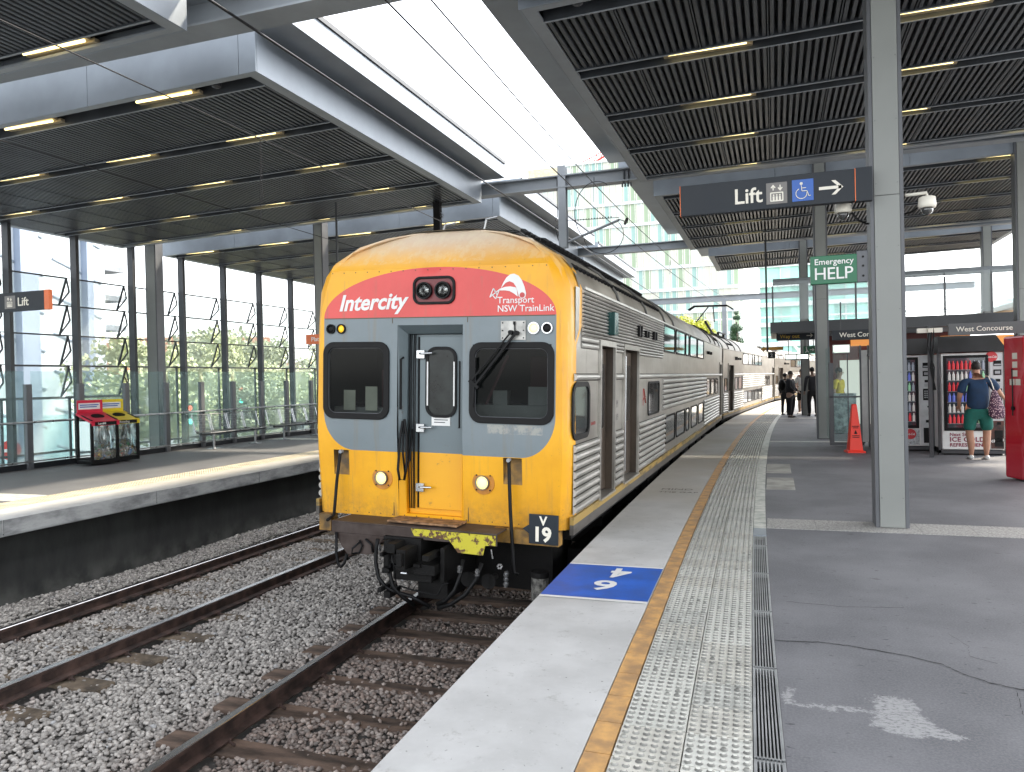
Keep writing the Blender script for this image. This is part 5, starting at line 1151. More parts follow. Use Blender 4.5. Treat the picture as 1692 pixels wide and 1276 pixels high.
# ---------------- drink machines ----------------
def vending(x, y, label, msg, banner):
    r = empty('drink_machine', (x, y, 0), label=label, cat='vending machine', group='white drink machines under black hoods')
    W, H, D = .98, 1.85, .8
    b = MB(); b.box(0, W, 0, D, .10, H); b.build('cabinet', M['white'], r, bevel=.01); MB().box(.02, W-.02, .03, D, 0, .10).build('plinth', M['black'], r)
    MB().box(.035, .755, -.02, 0, .44, H-.04).build('door_frame', M['black'], r, bevel=.006)
    g = MB(); g.quad((.085, -.023, .50), (.70, -.023, .50), (.70, -.023, H-.09), (.085, -.023, H-.09)); 
    inn = simple('machine_back', (.03, .035, .05), .4); g2 = MB(); g2.box(.085, .70, -.0225, -.0215, .50, H-.09); g2.build('display_back', inn, r)
    cols = [(.55, .03, .04), (.25, .27, .32), (.5, .48, .46), (.12, .15, .5), (.5, .2, .1), (.25, .5, .3)]
    mats = [emis('bottle_%d' % i, c, .07) for i, c in enumerate(cols)]  # bottles glow by themselves in place of lighting inside the cabinet
    for row in range(6):
        sh = MB(); z = .58+row*.195; sh.box(.09, .695, -.034, -.023, z-.014, z); sh.build('shelf', M['galv'], r)
        q = MB()
        for k in range(9):
            xx_ = .125+k*.067; mi = (0 if row == 5 and k < 6 else 1 if row == 5 else int(rng.integers(0, 6)) if k > 3 else (0, 2, 3)[row % 3])
            q.tube([(xx_, -.045, z), (xx_, -.045, z+.10), (xx_, -.045, z+.13), (xx_, -.045, z+.155)], [.022, .022, .010, .010], 8, mi)
        tag(q.build('bottles', mats, r), kind=None)
    g.build('pane', glass('machine_glass', (.85, .9, .95), .10, .04), r)
    pn = MB(); pn.box(.775, W-.01, -.012, 0, .12, H-.02); pn.build('control_panel', simple('panel_white', (.66, .67, .68), .4), r)
    k_ = MB()
    for (a, c_, d, e) in ((.83, .95, 1.60, 1.70), (.83, .95, 1.44, 1.54), (.86, .93, 1.32, 1.37), (.83, .955, .98, 1.20), (.87, .93, .55, .60), (.83, .955, .16, .45), (.90, .93, .84, .87)): k_.box(a, c_, -.022, -.012, d, e)
    k_.build('slots', M['black'], r); k_ = MB()
    k_.box(.85, .93, -.025, -.022, 1.465, 1.515); k_.box(.855, .93, -.016, -.012, 1.24, 1.30); k_.box(.84, .945, -.025, -.022, 1.615, 1.64)
    for a in range(3):
        for c_ in range(4): k_.box(.85+a*.035, .875+a*.035, -.026, -.022, 1.02+c_*.04, 1.045+c_*.04)
    k_.build('keypad', simple('keys', (.45, .46, .48), .4), r)
    if msg:
        dk_ = simple('print_maroon', (.25, .02, .06), .5)
        text('lettering', 'Next Stop', .085, dk_, face_y(.12, -.004, .345), r, offset=.02, ext=.001); text('lettering', 'ICE COLD', .115, dk_, face_y(.12, -.004, .245), r, offset=.03, ext=.001, spacing=1.1); text('lettering', 'REFRESHMENT', .088, dk_, face_y(.12, -.004, .155), r, offset=.025, ext=.001, spacing=1.02)
        mb = MB(); mb.box(.775, .975, -.016, -.013, .12, .62); bp = mb.build('bottle_picture', simple('picture_brown', (.10, .03, .02), .4, 0, .5, 6), r); text('lettering', 'Coca-Cola', .10, M['white'], Matrix.Translation((.70, -.02, .22)) @ Matrix.Rotation(R(90), 4, 'X') @ Matrix.Rotation(R(8), 4, 'Z') @ Matrix.Diagonal((.62, 1, 1, 1)), bp, shear=.4, offset=.015)
        cx, cz, rr = .80, 1.77, .095
    else:
        mb = MB(); mb.box(.01, .76, -.006, 0, .12, .42); mb.build('bubble_print', simple('print_pale', (.58, .62, .64), .4, 0, .25, 26), r); cx, cz, rr = .60, .33, .10
    mb = MB(); mb.cyl((cx, -.008 if not msg else -.014, cz), (0, -1, 0), rr, .003, 28); d = mb.build('red_disc', simple('disc_red', (.62, .02, .03), .4), r)
    text('lettering', 'Coca-Cola', .06, M['white'], Matrix.Translation((cx-rr*.86, -.012 if not msg else -.018, cz-.02)) @ Matrix.Rotation(R(90), 4, 'X') @ Matrix.Diagonal((.62, 1, 1, 1)), d, shear=.4, offset=.015)
    h = MB(); h.add([(-.06, -.12, H+.02), (W+.05, -.12, H+.02), (W-.02, .35, H+.33), (.02, .35, H+.33), (-.06, D, H+.02), (W+.05, D, H+.02), (W-.02, D, H+.33), (.02, D, H+.33)], [(0, 1, 2, 3), (0, 3, 7, 4), (1, 5, 6, 2), (3, 2, 6, 7), (4, 7, 6, 5), (0, 4, 5, 1)]); h.build('hood', M['black_metal'] if False else simple('hood_black', (.04, .04, .043), .5, 0, .2, 2), r)
    f = MB(); f.box(-.06, -.02, -.02, .03, 0, H+.02); f.box(W+.01, W+.05, -.02, .03, 0, H+.02); f.box(-.06, W+.05, -.02, .03, .03, .09); f.build('cage_frame', M['dark_steel'], r)
    return r
vending(1.86, 16.35, 'drink machine half hidden by the nearest column, red disc low on its front', False, 0)
vending(2.875, 15.65, 'drink machine the man in blue is using, red disc at its top corner', True, 0)
vending(.0, 0, 'x', False, 0) if False else None
r = empty('grey_panel', (1.70, 17.2, 0), label='narrow grey metal panel with rail between cone and drink machine', cat='panel'); MB().box(0, .12, 0, .05, .1, 2.0).build('sheet', M['white'], r); MB().box(-.03, 0, -.02, .06, 0, 2.1).box(.12, .15, -.02, .06, 0, 2.1).build('frame', M['grey_post'], r)
# red machine seen at an angle
r = empty('red_machine', (3.05, 12.37, 0), (0, 0, R(19)), label='tall glossy red machine at the right edge', cat='vending machine')
mr = Mat('red_gloss'); n1 = mr.noise(2.6, 4, .6, stretch=(1, 1, .4), dist=1.5); mr.set(color=mr.mix(n1.ramp(.5, .66), (.50, .004, .02), (.60, .05, .08)), rough=.22, coat=.5); 
MB().box(0, .9, -.44, .0, .02, 2.0).build('cabinet', mr.m, r, bevel=.03)
mb = MB()
for q, (a, z) in enumerate(((-.30, 1.68), (-.30, 1.56), (-.30, 1.44), (-.36, 1.32), (-.24, 1.32))): mb.box(-.004, -.001, a, a+.10, z, z+.085)
st_ = mb.build('stickers', M['cream'], r)
mb = MB(); mb.tube([(-.01, -.20, 1.55), (-.012, -.21, 1.2), (-.012, -.205, .9)], .008, 6); mb.cyl((0, -.21, 1.0), (-1, 0, 0), .03, .02, 12); mb.build('lock', M['black'], r)
# drum-shaped camera cluster on a twisted post between the machines
r = empty('cable_post', (2.62, 15.2, 0), label='dark post wrapped in cables with pale fitting, between the drink machines', cat='post')
mb = MB(); mb.box(-.03, .03, -.03, .03, 0, 2.35); mb.build('post', M['dark_steel'], r)
mb = MB()
for k in range(3): mb.tube([(.04+.02*k, -.04, 1.2), (.06-.03*k, -.05, 1.6), (-.04+.05*k, -.05, 2.0), (.0+.03*k, -.04, 2.3)], .012, 6)
mb.build('cables', M['black'], r)
mb = MB(); mb.box(-.2, .2, -.05, .05, 2.22, 2.30); mb.cyl((0, -.05, 2.26), (0, -1, 0), .04, .05, 12); mb.build('speaker_fitting', M['cream'], r)
# safety cone
r = empty('safety_cone', (1.44, 16.0, 0), (0, 0, R(8)), label='bright orange-red wet floor cone before the glass shelter', cat='safety cone')
co = Mat('cone_orange'); co.set(color=(.90, .035, .012), rough=.4); w_ = [(.0, .165), (.035, .165), (.036, .125), (.5, .085), (.90, .045), (.935, .04)]
mb = MB(); vs = []
for z, q in w_: vs += [(-q, -q, z), (q, -q, z), (q, q, z), (-q, q, z)]
mb.add(vs, [(4*i+k, 4*i+(k+1) % 4, 4*i+4+(k+1) % 4, 4*i+4+k) for i in range(len(w_)-1) for k in range(4)]+[(20, 21, 22, 23)]); mb.build('body', co.m, r, bevel=.012)
mb = MB()
for z, q in ((.50, .06), (.47, .05), (.32, .065), (.29, .06)): mb.box(-q, q, -(.125-(z-.036)*.0862)-.004, -(.125-(z-.036)*.0862)+.01, z, z+.014)
mb.prism([(-.03, .36), (.03, .36), (0, .44)], lambda a, b: (a, -.097, b), lambda a, b: (a, -.102, b)); mb.build('print', M['black'], r)
# glass shelter / lift lobby screen
r = empty('glass_shelter', (1.08, 17.3, 0), label='glass shelter with grey posts beside the second column', cat='shelter')
mb = MB(); mb.box(0, .09, 0, .09, .06, 1.75); mb.box(.62, .68, 0, .06, .06, 1.85); mb.box(0.36, .38, .02, .05, .1, 2.1); mb.box(.0, .66, 0, .05, 1.02, 1.05); mb.box(0, .66, -.02, .06, .02, .08); mb.build('posts', M['grey_post'], r, bevel=.003)
mb = MB(); mb.quad((.09, .03, .1), (.64, .03, .1), (.64, .03, 2.1), (.09, .03, 2.1)); mb.quad((.04, .1, .1), (.04, 1.6, .1), (.04, 1.6, 2.1), (.04, .1, 2.1)); mb.build('panes', M['fglass'], r)
mb = MB(); mb.box(.06, .56, .4, .43, .25, 1.1); mb.box(.12, .30, .35, .39, .3, .9); mb.build('notice_boards', simple('board_pale', (.62, .68, .68), .5, 0, .3, 9), r)
r = empty('illuminated_box', (1.12, 16.6, 2.02), label='small pale lit box sign above the glass shelter', cat='sign'); MB().box(0, .32, 0, .1, -.08, .09).build('case', M['white'], r, bevel=.01); MB().quad((.02, -.004, -.06), (.30, -.004, -.06), (.30, -.004, .07), (.02, -.004, .07)).build('face', emis('box_face', (.65, .82, .66), .35), r)
# concourse building behind the machines
cb = empty('concourse', (3, 21, 0), label='station concourse behind the drink machines, glass balustrade on its roof', cat='building')
mb = MB(); mb.box(-3.08, 6, 0, .25, 2.62, 2.9); mb.box(-3.08, 6, .25, 6, 2.72, 2.78); mb.build('roof_beam', M['dark_steel'], cb)
mb = MB()
for k in range(10): mb.box(-2.9, 6, .6+k*.5, .68+k*.5, 2.62, 2.70)
mb.build('ceiling_battens', M['galv'], cb)
mb = MB(); mb.box(-1.6, 6, 3.0, 3.1, 0, 2.62); mb.build('back_wall', simple('shopfront_red', (.17, .03, .025), .5, 0, .25, 1.0), cb)
mb = MB(); mb.box(1.4, 3.6, 2.9, 2.99, 2.1, 2.5); mb.box(-.9, .1, 2.9, 2.99, 2.3, 2.5); mb.build('shop_sign', emis('shop_orange', (.75, .30, .08), .16), cb)
mb = MB(); mb.box(-1.2, .2, 2.9, 2.98, .05, 1.9); mb.box(4.0, 5.6, 2.9, 2.98, .1, 2.2); mb.build('shop_window', emis('shop_window', (.45, .45, .40), .25), cb)
mb = MB(); mb.tube([(1.7, .9, 2.45), (4.2, .9, 2.45)], .05, 8); mb.build('strip_light', emis('strip_white', (.95, .97, 1), 1.2), cb)
mb = MB()
for k in range(9): mb.quad((-3.0+k*1.0, .1, 2.95), (-2.03+k*1.0, .1, 2.95), (-2.03+k*1.0, .1, 3.95), (-3.0+k*1.0, .1, 3.95))
mb.build('balustrade_glass', M['lglass'], cb); mb = MB()
for k in range(10): MB().box(-3.03+k*1.0, -2.99+k*1.0, .07, .13, 2.9, 3.85).build('balustrade_post', M['grey_post'], cb)
mb = MB(); mb = MB(); mb.tube([(-3, 4, 4.4), (6, 4, 4.4)], .10, 8); mb.build('roof_tube', M['galv'], cb)
# ---------------- people ----------------
def skin(name, pts, edges, mt, parent, sub=2, root=0):
    me = bpy.data.meshes.new(name); me.from_pydata([p[:3] for p in pts], edges, []); me.materials.append(mt)
    o = bpy.data.objects.new(name, me); COL.objects.link(o); o.parent = parent
    s = o.modifiers.new('skin', 'SKIN'); s.use_smooth_shade = True
    for i, p in enumerate(pts):
        r = p[3]; v = me.skin_vertices[0].data[i]; v.radius = r if isinstance(r, tuple) else (r, r); v.use_root = (i == root)
    ss = o.modifiers.new('sub', 'SUBSURF'); ss.levels = sub; ss.render_levels = sub
    return o
def blob(name, c, r, mt, parent, n=14, m_=9, jit=0):
    mb = MB(); vs = []
    for i in range(m_+1):
        ph = math.pi*i/m_
        for k in range(n):
            th = 2*math.pi*k/n; q = 1+rng.uniform(-jit, jit); vs.append((c[0]+r[0]*q*math.sin(ph)*math.cos(th), c[1]+r[1]*q*math.sin(ph)*math.sin(th), c[2]+r[2]*q*math.cos(ph)))
    mb.add(vs, [(i*n+k, i*n+(k+1) % n, (i+1)*n+(k+1) % n, (i+1)*n+k) for i in range(m_) for k in range(n)])
    return mb.build(name, mt, parent, smooth=True)
def person(loc, rot, label, skin_c, hair_c, top_c, bot_c, shoe_c, H=1.75, long_sleeve=False, long_legs=True, stout=1.0, la=None, ra=None, hunch=0, top_mat=None, lean=0, sock=None):
    """faces -y in local space; arms: list of joints shoulder->elbow->wrist"""
    r = empty('person', loc, (0, 0, rot), label=label, cat='person'); k = H/1.75; S_ = lambda *p: (p[0]*k, p[1]*k, p[2]*k)
    ms = simple('skin', skin_c, .6, 0, .06, 8); mt = top_mat or simple('top_cloth', top_c, .85, 0, .12, 9, .2); mbm = simple('bottom_cloth', bot_c, .85, 0, .12, 9, .2); mh = simple('hair', hair_c, .7, 0, .2, 30); mo = simple('shoe', shoe_c, .6)
    la = la or [(-.19, 0, 1.42), (-.25, .02, 1.13), (-.25, -.10, .90)]; ra = ra or [(.19, 0, 1.42), (.25, .02, 1.13), (.25, -.10, .90)]
    hy = -hunch; w = stout
    P = [(0, 0, .95, (.10*w, .08*w)), (0, 0, 1.12, (.09*w, .07*w)), (0, .01, 1.34, (.10*w, .07*w)), (0, .0+hy*.2, 1.46, (.06, .06)), (0, -.01+hy*.5, 1.54, (.052, .055)), (0, -.025+hy, 1.63, (.070, .085)), (0, -.02+hy, 1.71, (.062, .078))]
    E_ = [(0, 1), (1, 2), (2, 3), (3, 4), (4, 5), (5, 6)]; arms = []
    for A in (la, ra):
        b = len(P); P += [(A[0][0]*.55, 0, 1.43, .055), (*A[0], .052*w), (*A[1], .040*w), (*A[2], .028)]; E_ += [(2, b), (b, b+1), (b+1, b+2), (b+2, b+3)]
        d = (Vector(A[2])-Vector(A[1])).normalized(); pm = Vector(A[2])+d*.06; b2 = len(P); P += [(*pm, .030)]; E_ += [(b+3, b2)]
        sd = d.cross(Vector((0, 0, 1))); sd = (sd if sd.length > .1 else Vector((0, 1, 0))).normalized(); up = sd.cross(d)
        for q in range(4):
            f0 = pm+d*.03+sd*(q-1.5)*.019; f1 = f0+d*(.035-.004*abs(q-1.3)); f2 = f1+d*.022-up*.014; b3 = len(P); P += [(*f0, .009), (*f1, .0085), (*f2, .007)]; E_ += [(b2, b3), (b3, b3+1), (b3+1, b3+2)]
        f0 = pm-d*.03-sd*.034; f1 = f0+d*.035-sd*.01; b3 = len(P); P += [(*f0, .011), (*f1, .009)]; E_ += [(b2, b3), (b3, b3+1)]
    for s in (-1, 1):
        b = len(P); P += [(s*.10*w, 0, .86, .085*w), (s*.115*w, -.01, .48, .056*w), (s*.12, .015, .28, .055*w), (s*.12, .02, .09, .036), (s*.125, -.03, .035, (.035, .03)), (s*.13, -.13, .025, (.036, .022))]; E_ += [(0, b)]+[(b+i, b+i+1) for i in range(5)]
    P = [(*S_(*p[:3]), tuple(k*q for q in p[3]) if isinstance(p[3], tuple) else p[3]*k) for p in P]
    skin('body', P, E_, ms, r)
    # clothes
    g = 1.13
    C_ = [(0, 0, .86, (.160*w, .130*w)), (0, 0, 1.05, (.160*w, .126*w)), (0, .01, 1.36, (.165*w, .115*w)), (0, hy*.2, 1.46, (.08, .075)), (0, 0, 1.20, (.158*w, .122*w))]; CE = [(0, 1), (1, 4), (4, 2), (2, 3)]
    for A in (la, ra):
        b = len(C_); mid = Vector(A[0]).lerp(Vector(A[1]), .85 if not long_sleeve else 1)
        C_ += [(A[0][0]*.55, 0, 1.43, .066), (*A[0], .070*w), (*mid, .066*w if not long_sleeve else .055*w)]; CE += [(2, b), (b, b+1), (b+1, b+2)]
        if long_sleeve: C_ += [(*A[2], .042)]; CE += [(b+2, b+3)]
    skin('top', [(*S_(*p[:3]), tuple(k*q for q in p[3]) if isinstance(p[3], tuple) else p[3]*k) for p in C_], CE, mt, r)
    C_ = [(0, 0, .98, (.132*w, .105*w)), (0, 0, .90, (.138*w, .11*w))]; CE = [(0, 1)]
    for s in (-1, 1):
        b = len(C_); C_ += [(s*.10*w, 0, .80, .100*w), (s*.118*w, -.01, .50, .088*w if not long_legs else .070*w)]; CE += [(1, b), (b, b+1)]
        if long_legs: C_ += [(s*.12, .015, .28, .066*w), (s*.12, .02, .07, .056)]; CE += [(b+1, b+2), (b+2, b+3)]
    skin('trousers' if long_legs else 'shorts', [(*S_(*p[:3]), tuple(k*q for q in p[3]) if isinstance(p[3], tuple) else p[3]*k) for p in C_], CE, mbm, r)
    for s in (-1, 1):
        mb = MB(); pf = [(-.17, .02, .035), (-.12, .045, .05), (-.04, .07, .045), (.04, .085, .042), (.065, .06, .03)]; n = 10; vs = []
        for y, h, ww in pf:
            for q in range(n):
                a = 2*math.pi*q/n; vs.append((s*.125*k+ww*k*math.cos(a), y*k, max(0.004, (h*.5+h*.5*math.sin(a))*k)))
        mb.add(vs, [(i*n+q, i*n+(q+1) % n, (i+1)*n+(q+1) % n, (i+1)*n+q) for i in range(4) for q in range(n)]+[tuple(range(n)), tuple(4*n+q for q in range(n))]); mb.build('shoe', mo, r, smooth=True)
    # head details
    hc = (0, (-.02+hy)*k, 1.665*k)
    blob('hair', (0, hc[1]+.014*k, hc[2]+.028*k), (.080*k, .096*k, .092*k), mh, r, jit=.03)
    fb = MB(); fb.tube([(0, hc[1]-.088*k, 1.655*k), (0, hc[1]-.112*k, 1.625*k), (0, hc[1]-.09*k, 1.615*k)], [.008, .014, .008], 6); fb.build('nose', ms, r, smooth=True)
    eb = MB()
    for s in (-1, 1): eb.cyl((s*.03*k, hc[1]-.083*k, 1.655*k), (0, -1, 0), .008, .006, 8)
    eb.box(-.022*k, .022*k, hc[1]-.095*k, hc[1]-.08*k, 1.588*k, 1.594*k); eb.build('eyes_and_mouth', M['black'], r)
    for s in (-1, 1): blob('ear', (s*.076*k, hc[1]+.005, 1.645*k), (.010, .018, .030), ms, r, 8, 5)
    return r, k
# man at the drink machine, seen from behind (faces +y)
pr_, k_ = person((3.30, 14.95, 0), math.pi, 'man in navy t-shirt and green shorts seen from behind at the drink machine', (.42, .22, .14), (.02, .015, .012), (.012, .04, .095), (.01, .13, .10), (.68, .7, .68), H=1.66, stout=1.22, long_legs=False, hunch=.09,
    la=[(-.21, -.01, 1.42), (-.36, -.12, 1.22), (-.48, -.32, 1.12)], ra=[(.21, 0, 1.42), (.29, -.02, 1.15), (.27, -.16, .98)])
bgm = Mat('bag_pattern'); v = bgm.voro(46, out='Distance'); bgm.set(color=bgm.mix(v.ramp(.30, .42), (.70, .50, .52), (.07, .03, .06)), rough=.8)
bg_ = empty('shoulder_bag', (3.51, 14.80, .93), (0, 0, R(5)), label='pink and dark patterned drawstring bag on the back of the man in blue', cat='bag')
mb = MB(); n = 14; prof = [(.27, .02), (.22, .05), (.1, .085), (-.05, .125), (-.16, .13), (-.22, .09), (-.23, .02)]
vs = [(x_*math.cos(2*math.pi*q/n)+(.27-z_)*.10, x_*.5*math.sin(2*math.pi*q/n), z_) for z_, x_ in prof for q in range(n)]
mb.add(vs, [(i*n+q, i*n+(q+1) % n, (i+1)*n+(q+1) % n, (i+1)*n+q) for i in range(len(prof)-1) for q in range(n)]); mb.build('sack', bgm.m, bg_, smooth=True)
mb = MB(); mb.tube([(0, 0, .26), (-.03, .03, .40), (-.06, .08, .50), (-.07, .2, .50)], .008, 6); mb.build('strap', M['cream'], bg_)
# man in black with backpack
p2, _ = person((.52, 28.46, 0), R(70), 'stocky man dressed in black standing side on near the yellow arrow sign', (.30, .2, .15), (.05, .045, .04), (.008, .009, .013), (.008, .008, .012), (.01, .01, .01), H=1.62, long_sleeve=True, stout=1.55, la=[(-.2, 0, 1.42), (-.26, -.04, 1.14), (-.22, -.22, 1.0)], ra=[(.2, 0, 1.42), (.26, -.02, 1.14), (.22, -.2, 1.0)])
bp = empty('backpack', (.25, 28.62, 1.15), (0, 0, R(70)), label='black backpack on the man in black', cat='backpack'); blob('pack', (0, .0, 0), (.15, .12, .22), M['black'], bp, jit=.03)
mb = MB(); mb.tube([(-.08, -.05, .18), (-.1, -.2, .22), (-.1, -.3, .05)], .014, 6); mb.tube([(.08, -.05, .18), (.1, -.2, .22), (.1, -.3, .05)], .014, 6); mb.build('strap', M['black'], bp)
person((.36, 30.2, 0), R(150), 'dark dressed person partly behind the man in black', (.3, .2, .15), (.01, .01, .01), (.012, .012, .015), (.012, .012, .016), (.02, .02, .02), H=1.55, long_sleeve=True)
person((.98, 31.0, 0), R(-25), 'man in white t-shirt and black shorts standing on the platform', (.35, .22, .16), (.02, .015, .01), (.72, .72, .70), (.012, .012, .015), (.6, .6, .6), H=1.70, long_legs=False, la=[(-.19, 0, 1.42), (-.25, -.02, 1.15), (-.1, -.2, 1.1)])
person((1.12, 33.5, 0), R(15), 'man with dark hair in red-brown top behind the man in white', (.38, .25, .18), (.03, .02, .015), (.16, .05, .04), (.03, .05, .09), (.2, .2, .2), H=1.78)
person((1.28, 29.3, 0), R(190), 'person in black and white clothes beside the column', (.3, .2, .15), (.01, .01, .01), (.03, .03, .035), (.012, .012, .014), (.02, .02, .02), H=1.74, long_sleeve=True, stout=1.05)
person((1.25, 34.8, 0), R(160), 'person in blue jeans among the far group', (.35, .24, .17), (.02, .015, .01), (.3, .12, .1), (.04, .09, .18), (.5, .5, .5), H=1.68)
person((1.55, 21.0, 0), R(60), 'person in yellow seen through the glass shelter', (.35, .24, .17), (.03, .02, .015), (.62, .50, .05), (.05, .05, .07), (.1, .1, .1), H=1.65)

# ---------------- beyond the station ----------------
def leafmat(n, a, b):
    m = Mat(n); at = m.t.nodes.new('ShaderNodeAttribute'); at.attribute_name = 'tone'
    m.set(color=m.mix(N(m.t, at.outputs['Fac']), a, b), rough=.6); m.b.inputs['Transmission Weight'].default_value = 0
    return m.m
LM = [leafmat('leaves_light', (.34, .38, .20), (.62, .65, .38)), leafmat('leaves_mid', (.28, .32, .20), (.48, .52, .34)), leafmat('leaves_yellow', (.30, .34, .03), (.55, .55, .06)), leafmat('needles', (.02, .06, .03), (.06, .13, .06))]
bark = simple('bark', (.12, .09, .07), .9, 0, .3, 4, .4)
def tree(loc, H, rad, mi, label, seed, nclump=30, per=240, conifer=False):
    g = np.random.default_rng(seed); r = empty('tree', loc, label=label, cat='tree')
    tk = MB(); base = H-rad*1.3 if not conifer else H*.9; tk.tube([(0, 0, 0), (.1, .05, base*.5), (0, .1, base)], [rad*.09, rad*.06, rad*.03], 8)
    C = []
    if conifer:
        for i in range(nclump*2):
            t = g.random(); z = H*(.15+.85*t); q = rad*(1-t)*.9+.1; a = g.uniform(0, 6.283); C.append((q*.6*math.cos(a), q*.6*math.sin(a), z, q*.5+.15))
    else:
        for i in range(nclump):
            d = g.normal(0, 1, 3); d /= np.linalg.norm(d); q = g.uniform(.35, 1)**.6; c = d*q*rad*.8; c[2] = c[2]*.8+H-rad*.85; C.append((*c, rad*g.uniform(.22, .38)))
            if i % 3 == 0: tk.tube([(0, .08, base*.8), (c[0]*.5, c[1]*.5, (base*.8+c[2])/2), (c[0], c[1], c[2])], [rad*.03, rad*.02, rad*.008], 5)
    tk.build('trunk', bark, r)
    n_ = len(C)*per; C = np.repeat(np.array(C), per, 0); d = g.normal(0, 1, (n_, 3)); d /= np.linalg.norm(d, axis=1)[:, None]; pos = C[:, :3]+d*(C[:, 3]*g.uniform(.5, 1.05, n_))[:, None]*np.array([1, 1, .75])
    s = rad*.032*g.uniform(.6, 1.4, n_)*(.7 if conifer else 1); a = g.normal(0, 1, (n_, 3)); a /= np.linalg.norm(a, axis=1)[:, None]; b = np.cross(a, d+g.normal(0, .4, (n_, 3))); b /= np.linalg.norm(b, axis=1)[:, None]
    V = np.stack([pos-a*s[:, None], pos+b*s[:, None]*.7, pos+a*s[:, None], pos-b*s[:, None]*.7], 1).reshape(-1, 3)
    me = bpy.data.meshes.new('crown'); me.vertices.add(n_*4); me.vertices.foreach_set('co', V.reshape(-1).astype(np.float32)); me.loops.add(n_*4); me.loops.foreach_set('vertex_index', np.arange(n_*4, dtype=np.int32)); me.polygons.add(n_); me.polygons.foreach_set('loop_start', np.arange(0, n_*4, 4, dtype=np.int32)); me.update(calc_edges=True)
    tn = np.repeat(np.clip(g.normal(.5, .25, n_)+d[:, 2]*0, 0, 1), 4); at = me.attributes.new('tone', 'FLOAT', 'POINT'); at.data.foreach_set('value', tn.astype(np.float32)); me.materials.append(LM[mi])
    o = bpy.data.objects.new('crown', me); COL.objects.link(o); o.parent = r; return r
G = -6.5
tl = [(-33, 33.5, 12, 4.4, 0, 'tallest light green tree left of the thick dark column'), (-31, 38, 9, 3.6, 1, 'mid green tree behind the thick dark column'), (-36, 45, 12.5, 4.8, 0, 'bright green tree behind the nearer bench'), (-42, 58, 13, 5.2, 1, 'mid green tree above the house roofs'), (-34, 52, 9.5, 3.8, 0, 'small bright tree low behind the benches'), (-44, 72, 14, 5.6, 0, 'tree behind the orange sign, left of the train'), (-52, 60, 15, 6, 1, 'large tree far behind the louvred wall'), (-30, 62, 9, 4, 0, 'low tree just left of the train front'), (-58, 95, 16, 7, 1, 'hazy tree on the horizon beyond the houses')]
for i, (x, y, h, rd, mi, l) in enumerate(tl): tree((x, y, G), h, rd, mi, l, 40+i)
tree((-8.6, 80, G), 14.6, 3.6, 2, 'yellow-green tree top above the second carriage behind the pantograph', 60); tree((-5.8, 84, G), 12.4, 2.8, 2, 'smaller yellow-green tree top right of the pantograph', 61)
tree((-3.9, 88, G), 15.5, 2.6, 3, 'slim dark conifer before the glass tower, left of the hanging pole', 62, conifer=True)
# houses
def house(loc, rot, w, d, h, wall_c, label):
    r = empty('house', loc, (0, 0, rot), label=label, cat='house'); wm = simple('house_wall', wall_c, .8, 0, .1, 1); rfm = simple('roof_tile', (.30, .14, .08), .8, 0, .15, 2)
    MB().box(-w/2, w/2, -d/2, d/2, 0, h).build('wall', wm, r); o = .4
    mb = MB(); mb.add([(-w/2-o, -d/2-o, h), (w/2+o, -d/2-o, h), (w/2+o, d/2+o, h), (-w/2-o, d/2+o, h), (-w/2-o, 0, h+d*.38), (w/2+o, 0, h+d*.38)], [(0, 1, 5, 4), (2, 3, 4, 5), (0, 4, 3), (1, 2, 5), (0, 3, 2, 1)]); mb.build('roof', rfm, r)
    for q in np.linspace(-w/2+1.2, w/2-1.2, max(2, int(w/2.6))):
        for z in ([1.0] if h < 4 else [1.0, 3.9]):
            f = MB(); ring(f, [(q-.6, z), (q+.6, z), (q+.6, z+1.3), (q-.6, z+1.3)], [(q-.52, z+.08), (q+.52, z+.08), (q+.52, z+1.22), (q-.52, z+1.22)], lambda a, b: (a, -d/2, b), lambda a, b: (a, -d/2-.06, b)); fo = f.build('window', M['white'], r)
            MB().quad((q-.52, -d/2-.02, z+.08), (q+.52, -d/2-.02, z+.08), (q+.52, -d/2-.02, z+1.22), (q-.52, -d/2-.02, z+1.22)).build('pane', T['wglass'], fo)
house((-60, 66, G+3.5), R(35), 16, 9, 6, (.70, .66, .58), 'pale house with brown tiled roof behind the traffic lights'); house((-58, 84, G+1.5), R(30), 14, 9, 6, (.74, .70, .62), 'cream house with brown roof left of the train front'); house((-70, 78, G+6), R(40), 18, 9, 5, (.6, .55, .5), 'farther house half hidden by trees')
# pale office facade beyond the louvred wall
ob = empty('office_building', (-40, 10, G), label='pale glass-clad office building behind the louvred wall on the left', cat='building')
pw = Mat('facade_pale'); X, Y, Z = pw.xyz(); pw.set(color=pw.mix(pw.noise(.3, 3), (.42, .47, .51), (.52, .56, .59)), rough=.3)
MB().box(-25, 0, -30, 27, 0, 34).build('wall', pw.m, ob)
fin = MB()
for k in range(15): y = 25.5-k*4.0; fin.box(0, .5, y-(.55 if k % 2 else .22), y+(.55 if k % 2 else .22), 0, 34)
fin.build('fins', simple('fin_blue', (.24, .29, .38), .4, 0, .08, .3), ob)
ln = MB()
for k in range(16):
    z = 1.5+k*2.2
    for j in range(14): y = 27-j*4.0; ln.bar((.04, y-3.7, z+1.1), (.04, y-.3, z), .08, .10)
ln.build('sloping_joints', simple('joint_grey', (.20, .25, .31), .6), ob)
bl_ = MB()
for k in range(14): bl_.box(-4, 0, 27.0, 28.6, 8+k*1.9, 8.35+k*1.9)
bl_.build('balconies', simple('balcony_grey', (.22, .24, .27), .6), ob)
ow = MB()
for k in range(7): ow.box(.0, .05, 22-k*4, 24.4-k*4, 3.2, 6.6)
